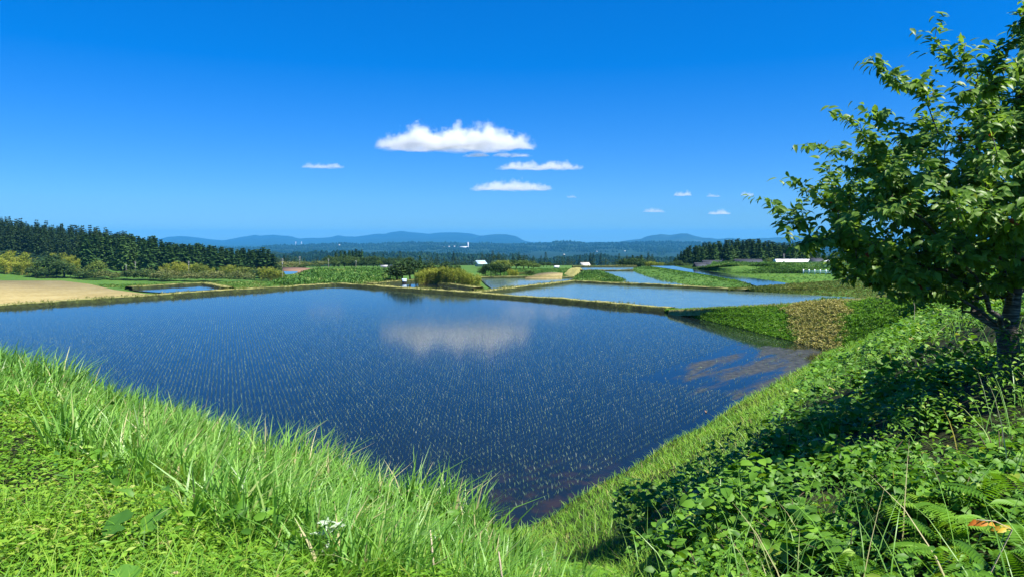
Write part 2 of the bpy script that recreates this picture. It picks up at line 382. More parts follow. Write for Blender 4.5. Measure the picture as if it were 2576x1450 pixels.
bund([at(1442, 709.5)[:2], at(1660, 720)[:2], at(1880, 731.5)[:2]], .30, 1.2, 2.0)
bund([at(930, 717)[:2], at(1062, 706)[:2], at(1202, 728)[:2]], .3, 1.2, 2.0)
bund([at(1205, 700)[:2], at(1450, 698.8)[:2]], .3, 1.4, 2.2)
bund([at(322, 726)[:2], at(515, 714.5)[:2], at(575, 726)[:2]], .25, 1.2, 1.8)
bund([at(1456, 682)[:2], at(1594, 681.8)[:2]], .3, .8, 1.6)
bund([at(1440, 672)[:2], at(1600, 671.5)[:2]], .3, .8, 1.8)
# the path climbing to the terrace
pw = resample(PATH, 90); T = np.gradient(pw[:, :2], axis=0); T /= np.linalg.norm(T, axis=1, keepdims=True); Nn = np.concatenate([np.stack([-T[:, 1], T[:, 0]], 1), np.zeros((90, 1))], 1)
loft('path', [pw - Nn * .95 - [0, 0, .45], pw - Nn * .75 + [0, 0, .10], pw + Nn * .6 + [0, 0, .10], pw + Nn * 1.3 - [0, 0, .45]], M['path'], 120, 3, .03, 2, M['bund'], (0, 2))
# grass slope between the big paddy and the path
W0 = [at(1672, 783, -.06), at(1740, 798, -.06), at(1850, 824, -.06), at(1980, 856, -.06), at(2090, 883, -.06)] + [np.append(P1R + NA * q - DA * (.3 + q * .15), np.interp(q, PA_[:, 0], PA_[:, 1]) - .12) for q in (1.2, 3, 5, 7)]
_pw = resample(PATH, 90); _T = np.gradient(_pw[:, :2], axis=0); _T /= np.linalg.norm(_T, axis=1, keepdims=True)
W1 = list((_pw + np.stack([_T[:, 1] * .7, -_T[:, 0] * .7, np.full(90, .04)], 1))[:76])
n = 200; A_, B_ = resample(W0, n), resample(W1, n)
SLOPE = [A_, A_ * .66 + B_ * .34 + [0, 0, .02], A_ * .33 + B_ * .67 + [0, 0, .1], B_]
loft('bank', SLOPE, M['meadow'], n, 12, .05, 1.5)
# terrace behind the second paddy
S0 = [at(1845, 731, -.1), at(1899, 734, -.1), at(2031, 741, -.1), at(2160, 748, -.1), at(2300, 756, -.1), at(2600, 770, -.1)]
S1 = [at(1830, 729, .1), at(1866, 726, .22), at(1999, 717.5, .6), at(2214, 702, .85), at(2400, 690, 1.0), at(2800, 664, 1.3)]
S2 = [np.array(p) + np.array([.8, 1.3, .02]) for p in S1]
loft('bank', [S0, [(np.array(a) + b) / 2 + [0, 0, .12] for a, b in zip(S0, S1)], S1, S2], M['meadow'], 200, 5, .12, .6)
K0 = poly([(1588, 681), (1612, 691), (1662, 707), (1752, 721), (1838, 727), (1870, 728)], .02)
K1 = [at(1598, 674, .35), at(1624, 673, .5), at(1684, 682, .5), at(1784, 699.5, .45), at(1859, 711, .4), at(1908, 722, .25)]
K2 = [np.array(p) + np.array([1.6, .6, -.15]) for p in K1]
loft('bank', [K0, [(np.array(a) * .5 + np.array(b) * .5) + [0, 0, .1] for a, b in zip(K0, K1)], K1, K2], M['meadow'], 160, 4, .12, .6)
TERR = [at(1940, 720.5, .4), S2[2] - [0, 0, .1], S2[3] - [0, 0, .25], np.array([S2[5][0], S2[5][1], .85]), at(2600, 640, .85), at(2000, 655, .85), at(1594, 667, .85), np.append(K2[0][:2], .85), np.append(K2[2][:2], .85), np.append(K2[4][:2], .85)]
TERR = [np.array([p[0], p[1], .4]) for p in TERR]
sheet('ground_terrace', TERR, M['meadow'], th=1.2)
B0 = [at(1742, 676, .4), at(1850, 688, .4), at(1905, 688, .4), at(2000, 688, .4), at(2200, 692, .4), at(2450, 694, .4)]
B1 = [atd(1790, 671, 136), atd(1830, 667, 134), atd(1905, 668, 130), atd(1920, 664, 130), atd(1995, 666, 130), atd(2040, 673, 128), atd(2180, 677, 124), atd(2450, 682, 120)]
B2 = [np.array([p[0] * 1.15, p[1] * 1.15, 1.35]) for p in B1]
loft('bank', [B0, [(np.array(a) + b) / 2 + [0, 0, .18] for a, b in zip(B0, B1)], B1, B2], M['meadow'], 160, 4, .15, .4)
# green end of a bund between the pond and the far paddy
G0 = poly([(1440, 706), (1500, 709), (1566, 712)], -.05); G1 = [at(1457, 690, .7), at(1490, 682.5, .9), at(1530, 696, .6)]
G2 = poly([(1478, 684), (1510, 684), (1575, 708)], -.05)
loft('bank', [G0, G1, G2], M['meadow'], 60, 5, .08, .8)
g0 = at(1437, 694, 0); g1 = at(1462, 694, 0)
loft('bank', [[at(1418, 690, 0), at(1440, 696, 0), at(1462, 694, 0)], [at(1432, 676, .8), at(1449, 671, 1.1), at(1458, 677, .8)], [at(1440, 675, -.3), at(1460, 673, -.3), at(1470, 680, -.3)]], M['bund'], 40, 5, .1, .8)

# ------------------------------------------------------------------ far ranges
def rng_mesh(name, crest, d, d0, base, m, n=420, k=36, spur=.18, pw=1.3, fr=8., wob=1.2):
    C = np.array(crest, float); u = np.linspace(C[0, 0], C[-1, 0], n); v = np.interp(u, C[:, 0], C[:, 1])
    v = v + wob * fbm(u * .06, u * 0 + d, 4)
    cz = np.array([atd(uu, vv, d)[2] for uu, vv in zip(u, v)]); x = (u - CU) / FPX
    t = np.concatenate([np.linspace(0, 1, k), [1.05, 1.25]]); V = []
    for q in t:
        dd = d0 + (d - d0) * q; s = min(q, 1)
        rid = np.abs(fbm(x * fr + q * .4, x * 0 + q * 2.2 + d, 4)) * 2
        z = base + (cz - base) * (s ** pw) + (np.abs(cz) * .3 + 40) * 0
        z = z - (cz - base) * spur * rid * math.sin(math.pi * s) if q <= 1 else base + (cz - base) * (1 - (q - 1) * 4)
        V.append(np.stack([x * dd, np.full(n, dd), z], 1))
    V = np.array(V); kk = len(t); i = np.arange(kk - 1)[:, None] * n; j = np.arange(n - 1)[None]
    F = np.stack([i + j, i + j + 1, i + n + j + 1, i + n + j], -1).reshape(-1, 4)
    return tag(obj(name, mesh(name, V, F, m, smooth=True)), kind='structure')
def z2(P): return [((1000 + a / 2.576) / 1.5534, (850 + b / 2.576) / 1.5534) for a, b in P]
def z3(P): return [((1800 + a / 2.862) / 1.5534, (850 + b / 2.862) / 1.5534) for a, b in P]
def z4(P): return [((2500 + a / 2.576) / 1.5534, (850 + b / 2.576) / 1.5534) for a, b in P]
C1 = [(-400, 596), (200, 600), (405, 601), (425, 596), (455, 594), (490, 597), (520, 601), (560, 605), (610, 596), (640, 592)] + z2([(0, 175), (60, 185), (180, 172), (270, 185), (340, 188), (440, 212), (520, 205), (640, 205), (740, 200), (830, 182), (920, 192), (1010, 195), (1100, 180), (1150, 176), (1225, 160), (1300, 165), (1360, 148), (1460, 135), (1560, 150), (1640, 155), (1730, 165), (1850, 153), (2050, 152), (2180, 165), (2260, 185)]) + [(1300, 606), (1400, 618), (2700, 618)]
rng_mesh('mountains', C1, 12000, 8200, -90, M['mountain'], spur=.3)
C1b = [(1120, 616)] + z3([(120, 255), (180, 225), (220, 205), (400, 188), (520, 190), (620, 210), (680, 245), (720, 265), (800, 280), (820, 290)]) + [(1420, 620)]
rng_mesh('mountains', C1b, 10500, 8000, -90, M['mountain'], n=200, spur=.3)
C3 = [(1500, 618)] + z4([(-120, 232), (0, 218), (60, 190), (200, 170), (300, 178), (390, 163), (470, 163), (560, 190), (620, 200), (780, 215), (900, 205), (960, 215), (1100, 218), (1250, 210), (1400, 200), (1480, 200), (1650, 185), (1700, 160), (1780, 152), (1850, 165), (1920, 200), (2000, 210), (2150, 205), (2400, 200)]) + [(2800, 600)]
rng_mesh('mountains', C3, 9000, 6600, -90, M['mountain_bare'], spur=.28)
C2 = [(-300, 622), (400, 622)] + z2([(0, 300), (100, 280), (400, 280), (700, 268), (860, 263), (1200, 265), (1700, 248), (2000, 252)]) + z3([(300, 285), (820, 293), (1000, 283), (1100, 267), (1340, 268), (1390, 285), (1460, 288), (1600, 290), (1960, 275), (2400, 272)]) + [(1900, 612), (2300, 610), (2900, 612)]
rng_mesh('hills', C2, 5000, 1900, -95, M['hill'], n=600, k=70, spur=.35, pw=1.0, fr=16, wob=1.8)
C4 = [(-300, 649), (500, 649)] + [(a_, b_ + 4) for a_, b_ in z2([(120, 322), (300, 340), (500, 345), (750, 338), (1150, 350), (1400, 350), (1600, 343), (2000, 365), (2560, 378)])] + z3([(500, 418), (650, 432), (760, 458), (850, 480), (1000, 470), (1300, 440), (1560, 425), (1800, 432), (2400, 462)]) + [(1780, 650), (2200, 640), (2800, 636)]
rng_mesh('hills', C4, 1500, 620, -62, M['hill'], n=600, k=50, spur=.25, pw=.9, fr=20, wob=2.)
# ------------------------------------------------------------------ foliage building blocks
def unit(v): return v / (np.linalg.norm(v, axis=-1, keepdims=True) + 1e-9)

def blades(P, yaw, L, W, lean, curve, seg=3, wind=None):
    """grass blades: (V, F) for N blades, tapering strips that bend over"""
    n = len(P); t = np.linspace(0, 1, seg + 1)
    h = np.stack([np.cos(yaw), np.sin(yaw), np.zeros(n)], 1)
    if wind is not None: h = unit(h + np.asarray(wind))
    side = np.stack([-h[:, 1], h[:, 0], np.zeros(n)], 1)
    tw = rng.uniform(-.9, .9, n)[:, None]; side = unit(side * np.cos(tw) + h * np.sin(tw))
    out = lean[:, None] * t + curve[:, None] * t ** 2
    up = t - .35 * np.minimum(out, 1.2) ** 2
    c = P[:, None] + h[:, None] * (L[:, None] * out)[..., None]
    c[..., 2] += L[:, None] * up
    w = (W[:, None] * (1 - t ** 1.6) * (.6 + .4 * np.minimum(t * 4, 1)) + W[:, None] * .04)[..., None] * .5
    V = np.stack([c - side[:, None] * w, c + side[:, None] * w], 2).reshape(-1, 3)
    b = (np.arange(n) * (seg + 1) * 2)[:, None] + np.arange(seg)[None] * 2
    F = np.stack([b, b + 1, b + 3, b + 2], -1).reshape(-1, 4)
    return V, F, (seg + 1) * 2

LEAF_V = np.array([[0, 0, 0], [.3, 0, .02], [.66, 0, .0], [1, 0, -.12], [.27, .5, .09], [.27, -.5, .09], [.64, .40, .06], [.64, -.40, .06]])
LEAF_F = np.array([[0, 1, 4], [0, 5, 1], [1, 2, 6], [1, 6, 4], [2, 1, 7], [7, 1, 5], [2, 3, 6], [3, 2, 7]])
DIA_V = np.array([[0, 0, 0], [.45, .5, .05], [.45, -.5, .05], [1, 0, -.08]]); DIA_F = np.array([[0, 3, 1], [0, 2, 3]])

def leaves(P, d, nrm, L, W, simple=False):
    T, TF = (DIA_V, DIA_F) if simple else (LEAF_V, LEAF_F)
    d = unit(d); s = unit(np.cross(nrm, d)); u = np.cross(d, s); n = len(P)
    V = P[:, None] + d[:, None] * (T[None, :, 0] * L[:, None])[..., None] + s[:, None] * (T[None, :, 1] * W[:, None])[..., None] + u[:, None] * (T[None, :, 2] * L[:, None])[..., None]
    F = (TF[None] + (np.arange(n) * len(T))[:, None, None]).reshape(-1, 3)
    return V.reshape(-1, 3), F, len(T)

def rdir(n, zlo, zhi):
    a = rng.uniform(0, 2 * math.pi, n); z = rng.uniform(zlo, zhi, n); r = np.sqrt(np.maximum(1 - z * z, 0)); return np.stack([np.cos(a) * r, np.sin(a) * r, z], 1)

def scatter(tmpl, P, S, tint, tilt=.15):
    """merged copies of template meshes [(V,F)] at P with sizes S"""
    n = len(P); Vs = []; Fs = []; Ts = []; off = 0; kind = rng.integers(0, len(tmpl), n)
    for k, (V, F) in enumerate(tmpl):
        m = kind == k; c = m.sum()
        if not c: continue
        a = rng.uniform(0, 2 * math.pi, c); cs, sn = np.cos(a)[:, None], np.sin(a)[:, None]; s = S[m][:, None] * rng.uniform(.8, 1.2, (c, 1))
        tx, ty = rng.normal(0, tilt, (2, c, 1)); z = V[None, :, 2] * s
        x = (V[None, :, 0] * cs - V[None, :, 1] * sn) * s + tx * z; y = (V[None, :, 0] * sn + V[None, :, 1] * cs) * s + ty * z
        W = np.stack([x, y, z], -1) + P[m][:, None]
        Vs.append(W.reshape(-1, 3)); Fs.append((F[None] + (np.arange(c) * len(V))[:, None, None] + off).reshape(-1, F.shape[1])); off += c * len(V)
        tt = tint[m][:, None] + rng.uniform(-.12, .12, (c, len(V) // 4 + 1)).repeat(4, 1)[:, :len(V)]; Ts.append(np.clip(tt, 0, 1).ravel())
    return np.concatenate(Vs), np.concatenate(Fs), np.concatenate(Ts)

def tuft(nb=9, L=1., spread=.35, w=.07):
    V, F, k = blades(np.concatenate([rng.normal(0, .12, (nb, 2)), np.zeros((nb, 1))], 1), rng.uniform(0, 6.3, nb), rng.uniform(.55, 1, nb) * L, np.full(nb, w), rng.uniform(.05, spread, nb), rng.uniform(.1, .6, nb), 2)
    return V, F
def clump(n=26, flat=.7, lw=.34):
    d = rdir(n, .0, .95); P = d * rng.uniform(.45, 1, (n, 1)) * [.62, .62, flat]
    V, F, k = leaves(P, unit(d + rng.normal(0, .6, (n, 3))), unit(d + [0, 0, .6]), rng.uniform(.3, .55, n), rng.uniform(.5, 1, n) * lw, True)
    return V, F
TUFTS = [tuft() for _ in range(6)]; CLUMPS = [clump() for _ in range(6)]

def stuff(name, V, F, T, m, label, cat, group=None):
    o = obj(name, mesh(name, V, F, m, T)); tag(o, label, cat, group, 'stuff'); return o

def ab(x, y):
    rx, ry = x - C0[0], y - C0[1]
    return rx * NA[0] + ry * NA[1], rx * NB[0] + ry * NB[1], rx * DA[0] + ry * DA[1]
def wedge(n, r0, r1, k, a0=-43, a1=43):
    """points on the ground, density falling as r**-k"""
    e = 2 - k; u = rng.random(n); r = (r0 ** e + u * (r1 ** e - r0 ** e)) ** (1 / e) if abs(e) > 1e-3 else r0 * (r1 / r0) ** u
    a = np.radians(rng.uniform(a0, a1, n)); x = r * np.sin(a); y = r * np.cos(a); z = H(x, y)
    A, B, S = ab(x, y); zA = np.interp(A, PA_[:, 0], PA_[:, 1]); zB = np.interp(B, PB_[:, 0], PB_[:, 1])
    left = (zB > zA) & (B > 0)
    return x, y, z, r, A, B, S, left

M['tall_grass'] = leaf_mat('tall_grass', [(.0, (.09, .22, .03)), (.5, (.18, .40, .055)), (.85, (.30, .52, .10)), (1, (.55, .5, .25))], .35, .4, .4)
M['weeds'] = leaf_mat('low_weeds', [(0, (.06, .16, .012)), (.5, (.15, .34, .022)), (.9, (.29, .45, .045)), (1, (.42, .38, .14))], .35, .5, .3)
M['lawn'] = leaf_mat('short_grass', [(0, (.08, .20, .016)), (.5, (.17, .38, .026)), (.9, (.30, .46, .05)), (1, (.42, .37, .14))], .35, .5, .25)
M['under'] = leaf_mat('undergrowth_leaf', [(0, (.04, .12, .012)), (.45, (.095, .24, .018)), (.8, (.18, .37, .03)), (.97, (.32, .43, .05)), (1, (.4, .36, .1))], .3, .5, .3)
M['dry'] = leaf_mat('dry_grass', [(0, (.15, .19, .04)), (.5, (.36, .35, .10)), (1, (.56, .50, .20))], .2, .7, .2)
M['bundgrass'] = leaf_mat('bund_grass', [(0, (.06, .12, .015)), (.5, (.17, .21, .04)), (1, (.36, .34, .11))], .25, .6, .2)
M['meadowgrass'] = leaf_mat('meadow_plants', [(0, (.03, .09, .015)), (.5, (.08, .20, .03)), (.85, (.16, .29, .05)), (1, (.30, .32, .10))], .25, .55, .25)
M['rice'] = leaf_mat('rice_leaf', [(0, (.13, .25, .11)), (.6, (.25, .40, .19)), (1, (.42, .50, .33))], .3, .4, .4)
WIND = np.array([.75, .1, 0])

# ---- tall grass on the crest of the left bank
x, y, z, r, A, B, S, left = wedge(180000, 2.3, 60, 1.4, -46, 12)
m = (B > 5.6 + 2.0 * np.clip((x + 2.6) / 2.4, 0, 1) + .5 * fbm(x, y, 2)) & (B < 9.5 + .9 * fbm(x * .8, y * .8, 3)) & (x < .55 + .3 * fbm(x * .9, y, 2))
m &= (rng.random(len(x)) < .6 + 1.6 * (fbm(x * 1.6, y * 1.6, 2) + .1)) & (H(x, y) > 1.5)
P = np.stack([x, y, z - .03], 1)[m]; n = len(P); lod = np.maximum(1, r[m] / 9) ** .5
hf = .8 + .9 * (fbm(P[:, 0] * .8, P[:, 1] * .8, 3))
L = rng.uniform(.32, .68, n) * np.clip(hf, .5, 1.35) * np.interp(P[:, 0], [-2.2, -.6], [1, .78])
V, F, k = blades(P, rng.uniform(0, 6.3, n), L, rng.uniform(.014, .031, n) * lod, rng.uniform(.03, .3, n), rng.uniform(.1, .75, n), 3, WIND * .8)
T = np.clip(rng.normal(.5, .2, n) + .55 * fbm(P[:, 0] * .6, P[:, 1] * .6, 3), 0, .93); T[rng.random(n) < .03 + .08 * (fbm(P[:, 0] * .9 + 4, P[:, 1] * .9, 2) > .2)] = 1
print('tall', n); stuff('grass', V, F, np.repeat(T, k), M['tall_grass'], 'tall bright green grass leaning in the wind along the left bank crest', 'grass')

# broad dark dock leaves among the tall grass
x, y, z, r, A, B, S, left = wedge(9000, 2.6, 30, 1.5, -44, 8)
m = (B > 7.4) & (B < 10.2) & (x < .3) & (fbm(x * 1.5 + 22, y * 1.5, 2) > .08); x, y, z = x[m], y[m], z[m]; n = len(x)
V, F, k = leaves(np.stack([x, y, z + rng.uniform(.05, .34, n)], 1), rdir(n, -.2, .7), unit(rdir(n, .2, 1) + [.1, -.3, .5]), rng.uniform(.06, .13, n), rng.uniform(.02, .05, n))
stuff('weeds', V, F, np.repeat(np.clip(rng.normal(.4, .2, n), 0, .97), k), M['under'], 'broad leaved weeds mixed into the tall grass on the left crest', 'weeds')
# ---- low leafy weeds and short grass on the terrace at the left
x, y, z, r, A, B, S, left = wedge(185000, 2.2, 30, 1.5, -44, 14)
m = (B > 8.2 + .9 * fbm(x * .8, y * .8, 3)) & (left | (A > 5.5)) & (x < 1.2) | ((B > 5) & (x < .8) & left & (rng.random(len(x)) < .25))
x, y, z, r = x[m], y[m], z[m], r[m]; n = len(x); hh = .10 + .14 * np.clip(fbm(x * 1.3, y * 1.3, 3) + .4, 0, 1)
P = np.stack([x, y, z + hh * (1 - .8 * rng.random(n) ** 2)], 1); lod = np.maximum(1, r / 6) ** .5
V, F, k = leaves(P, rdir(n, -.35, .25), unit(rdir(n, .2, 1) + [0, 0, .8]), rng.uniform(.03, .065, n) * lod, rng.uniform(.012, .026, n) * lod, True)
T = np.clip(rng.normal(.5, .2, n) + .35 * fbm(x * .7, y * .7, 2), 0, .96); T[rng.random(n) < .01] = 1
stuff('weeds', V, F, np.repeat(T, k), M['weeds'], 'low yellow green leafy weeds carpeting the bottom left terrace', 'weeds'); print('weeds', n)
x, y, z, r, A, B, S, left = wedge(100000, 2.2, 30, 1.5, -44, 14)
m = (B > 8.6 + .8 * fbm(x, y, 2)) & (left | (A > 5.5)) & (x < 1.2) & (rng.random(len(x)) < .35 + 1.8 * (fbm(x * 1.2, y * 1.2, 2)))
x, y, z, r = x[m], y[m], z[m], r[m]; n = len(x); P = np.stack([x, y, z], 1)
V, F, k = blades(P, rng.uniform(0, 6.3, n), rng.uniform(.14, .36, n), rng.uniform(.006, .012, n) * np.maximum(1, r / 6) ** .5, rng.uniform(.1, .5, n), rng.uniform(.2, .9, n), 3, WIND * .6)
T = np.clip(rng.normal(.55, .2, n), 0, .95); T[rng.random(n) < .015] = 1
stuff('grass', V, F, np.repeat(T, k), M['weeds'], 'short yellow green grass growing through the low weeds at bottom left', 'grass'); print('short', n)

# ---- mown strip of short grass between the water and the undergrowth
x, y, z, r, A, B, S, left = wedge(260000, 3, 60, 1.1, -20, 44)
m = (z > -.01) & ((z < np.where(S < 9, 2.3, 1.95) + .5 * fbm(x * .5, y * .5, 3)) | (x / y < .235) & (r < 10) & (x > .45)) & ~(left & (A > 5) & (x < .3)) & (S < LA + 1) & (rng.random(len(x)) < .8)
x, y, z, r, A = x[m], y[m], z[m], r[m], A[m]; n = len(x); P = np.stack([x, y, z - .01], 1); lod = np.maximum(1, r / 10) ** .8
V, F, k = blades(P, rng.uniform(0, 6.3, n), rng.uniform(.07, .20, n) * lod ** .5, rng.uniform(.007, .014, n) * lod, rng.uniform(.1, .6, n), rng.uniform(.2, .8, n), 2)
T = np.clip(rng.normal(.5, .2, n) + .5 * fbm(x * .6, y * .6, 3), 0, .93); T[rng.random(n) < .02 + .08 * (fbm(x * .9 + 8, y * .9, 2) > .15)] = 1
stuff('grass', V, F, np.repeat(T, k), M['lawn'], 'short mown grass strip between the paddy water and the right undergrowth', 'grass'); print('lawn', n)

# ---- broad leaved undergrowth on the right bank
x, y, z, r, A, B, S, left = wedge(150000, 2.4, 62, 1.25, -6, 46); _k = (fbm(x * 1.15 + 70, y * 1.15, 3) + .25 * vnoise(x * 6, y * 6)) > -.12; x, y, z, r, A, B, S, left = [q[_k] for q in (x, y, z, r, A, B, S, left)]
edge = np.where(S < 9, 2.2, 1.45) + .6 * fbm(x * .45, y * .45, 3)
m = (z > edge) & ((x / y > .225 + .05 * fbm(x * 1.5, y * 1.5, 2)) | (r > 9.5)) & (~left | (A > 6.4) & (x > .9)) & (S < LA - .3) & ~((z < 1.9) & (S < 4)) & (x > .7)
x, y, z, r = x[m], y[m], z[m], r[m]; n = len(x)
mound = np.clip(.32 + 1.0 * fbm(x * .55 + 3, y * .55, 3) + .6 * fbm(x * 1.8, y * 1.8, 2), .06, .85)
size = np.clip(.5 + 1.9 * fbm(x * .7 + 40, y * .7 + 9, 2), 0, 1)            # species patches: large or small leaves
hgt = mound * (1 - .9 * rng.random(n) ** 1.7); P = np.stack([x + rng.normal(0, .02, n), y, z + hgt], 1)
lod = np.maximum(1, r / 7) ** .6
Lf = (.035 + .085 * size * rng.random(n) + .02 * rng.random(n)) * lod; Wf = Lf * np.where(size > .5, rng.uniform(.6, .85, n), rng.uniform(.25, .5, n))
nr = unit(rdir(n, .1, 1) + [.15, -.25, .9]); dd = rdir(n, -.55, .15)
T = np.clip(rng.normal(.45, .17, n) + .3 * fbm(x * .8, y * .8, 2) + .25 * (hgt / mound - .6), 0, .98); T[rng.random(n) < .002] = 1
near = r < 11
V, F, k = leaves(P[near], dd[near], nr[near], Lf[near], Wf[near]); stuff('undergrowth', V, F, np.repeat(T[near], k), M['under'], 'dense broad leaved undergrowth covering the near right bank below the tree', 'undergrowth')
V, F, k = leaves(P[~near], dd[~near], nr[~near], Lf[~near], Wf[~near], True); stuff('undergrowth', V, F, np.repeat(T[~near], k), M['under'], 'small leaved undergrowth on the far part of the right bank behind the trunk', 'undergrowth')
print('under', near.sum(), (~near).sum())
# grass blades and thin stalks rising through it
x, y, z, r, A, B, S, left = wedge(6500, 2.4, 30, 1.5, 4, 44)
m = (z > 1.7) & (~left | (A > 6.4)) & (x > .9) & (rng.random(len(x)) < .25 + 1.2 * (fbm(x * .8 + 5, y * .8, 2)))
x, y, z, r = x[m], y[m], z[m], r[m]; n = len(x)
V, F, k = blades(np.stack([x, y, z], 1), rng.uniform(0, 6.3, n), rng.uniform(.3, .75, n), rng.uniform(.005, .011, n) * np.maximum(1, r / 7) ** .5, rng.uniform(.05, .4, n), rng.uniform(.1, .8, n), 4, WIND * .5)
T = np.clip(rng.normal(.55, .2, n), 0, .94); T[rng.random(n) < .06] = 1
stuff('grass', V, F, np.repeat(T, k), M['tall_grass'], 'loose grass stalks poking up through the right undergrowth', 'grass')

# fern like fronds in the right undergrowth
Pn, Dn, Nn_, Ln, Tn = [], [], [], [], []
x, y, z, r, A, B, S, left = wedge(700, 2.6, 12, 1.4, 12, 42); m = (z > 3.2) & (fbm(x * .9 + 60, y * .9, 2) > .16)
for px, py, pz in zip(x[m], y[m], z[m]):
    a = rng.uniform(0, 6.3); h = np.array([math.cos(a), math.sin(a), 0]); L_ = rng.uniform(.2, .38); t = np.linspace(.12, 1, 15); el = rng.uniform(.5, 1.1)
    c = np.array([px, py, pz + .12]) + h * (L_ * t * math.cos(el))[:, None] + np.array([0, 0, 1]) * (L_ * (t * math.sin(el) - .45 * t ** 2))[:, None]; sd = np.array([-h[1], h[0], 0]); tn = rng.uniform(.3, .9)
    for s in (-1, 1): Pn.append(c); Dn.append(s * sd + h * .45 + [0, 0, -.1]); Nn_.append(np.tile([0, 0, 1.], (15, 1)) + h * .3); Ln.append(.085 * np.sin(np.pi * np.clip(t * .8 + .18, 0, 1)) + .01); Tn.append(np.full(15, tn))
Dn = np.concatenate([np.broadcast_to(q, (15, 3)) for q in Dn]); Ln = np.concatenate(Ln); V, F, k = leaves(np.concatenate(Pn), Dn, unit(np.concatenate(Nn_)), Ln, Ln * .26, True)
stuff('undergrowth', V, F, np.repeat(np.concatenate(Tn), k), M['under'], 'feathery fern like fronds in the near right undergrowth', 'ferns')

# ---- rice seedlings in rows
def rice_points(P, ang, row=.30, hill=.20, inset=.5):
    P = np.asarray(P)[:, :2]; d = np.array([math.sin(ang), math.cos(ang)]); q = np.array([d[1], -d[0]])
    c = P.mean(0); s = (P - c) @ d; t = (P - c) @ q
    G = np.stack(np.meshgrid(np.arange(s.min(), s.max(), hill), np.arange(t.min(), t.max(), row), indexing='ij'), -1).reshape(-1, 2)
    # transplanter wobble along each row
    g = G + np.stack([rng.normal(0, .010, len(G)), .025 * fbm(G[:, 0] * .12, G[:, 1] * .6, 2) + rng.normal(0, .006, len(G))], 1)
    w = c + g[:, :1] * d + g[:, 1:] * q; m = inpoly(w[:, 0], w[:, 1], P)
    for i in range(len(P)):
        a = P[i]; b = P[(i + 1) % len(P)]; e = b - a; L = np.hypot(*e); m &= np.abs((w[:, 0] - a[0]) * e[1] - (w[:, 1] - a[1]) * e[0]) / L > inset
    return w[m]
def seedling_blades(Q, z, nb, wid, len_):
    P = np.repeat(np.concatenate([Q, np.full((len(Q), 1), z)], 1), nb, 0); n = len(P); P[:, :2] += rng.normal(0, .008, (n, 2))
    return blades(P, rng.uniform(0, 6.3, n), rng.uniform(.6, 1, n) * len_, np.full(n, wid) if np.isscalar(wid) else np.repeat(wid, nb), rng.uniform(.02, .35, n), rng.uniform(.05, .6, n), 2, WIND * .3)
Q = rice_points(P1, math.atan2(DA[0], DA[1])); A, B, S = ab(Q[:, 0], Q[:, 1])
ok = (A < -.7) & (B < -.8) & ~((S > LA - 14) & (S < LA + 2) & (A > -5.6) & (rng.random(len(Q)) < .8)) & (rng.random(len(Q)) > .02) & (H(Q[:, 0], Q[:, 1]) < -.05)
Q = Q[ok]; dist = np.hypot(Q[:, 0], Q[:, 1])
vis = np.abs(Q[:, 0]) < Q[:, 1] * .86
Q = Q[vis]; dist = dist[vis]; o_ = np.argsort(dist + 3 * (Q[:, 0] < -2.5)); NEARQ = Q[o_[:300]]; Q = Q[o_[300:]]; dist = dist[o_[300:]]
V, F, k = seedling_blades(Q, -.02, 4, .008 * np.maximum(1, dist / 20) ** .15, np.repeat(.16 - .105 * np.clip((dist - 32) / 42, 0, 1), 4))
stuff('rice_seedlings', V, F, np.repeat(np.clip(rng.normal(.5, .22, len(Q) * 4), 0, 1), k), M['rice'], 'thousands of thin rice seedlings in rows across the large flooded paddy', 'rice')
prot = [mesh('rice_seedling', *seedling_blades(np.zeros((1, 2)), 0, 5, .008, .16)[:2], M['rice'], np.full(30, .2 + .15 * i)) for i in range(5)]
for i, q in enumerate(NEARQ):
    o = bpy.data.objects.new('rice_seedling', prot[i % 5]); COL.objects.link(o); o.location = (q[0], q[1], -.02); o.rotation_euler = (0, 0, rng.uniform(0, 6.3)); o.scale = (1, 1, rng.uniform(.8, 1.2))
    tag(o, 'small rice seedling standing in the dark shallow water at the near paddy corner', 'rice seedling', 'rice seedlings nearest the grass banks')
for Pq, zz, seed, wl in ((P2, -.04, .020, 'bright teal paddy beyond the bund'), (P4, .04, .03, 'pale far paddy beside the bushy bank'), (P5, -.02, .03, 'pond below the pines')):
    q = rice_points(Pq, math.atan2(DA[0], DA[1]), .30, .28, .7)
    V, F, k = seedling_blades(q, zz, 1, seed * .6, .12); stuff('rice_seedlings', V, F, np.repeat(np.clip(rng.normal(.3, .15, len(q)), 0, 1), k), M['rice'], 'rows of rice seedlings in the ' + wl, 'rice')
print('rice', len(Q))

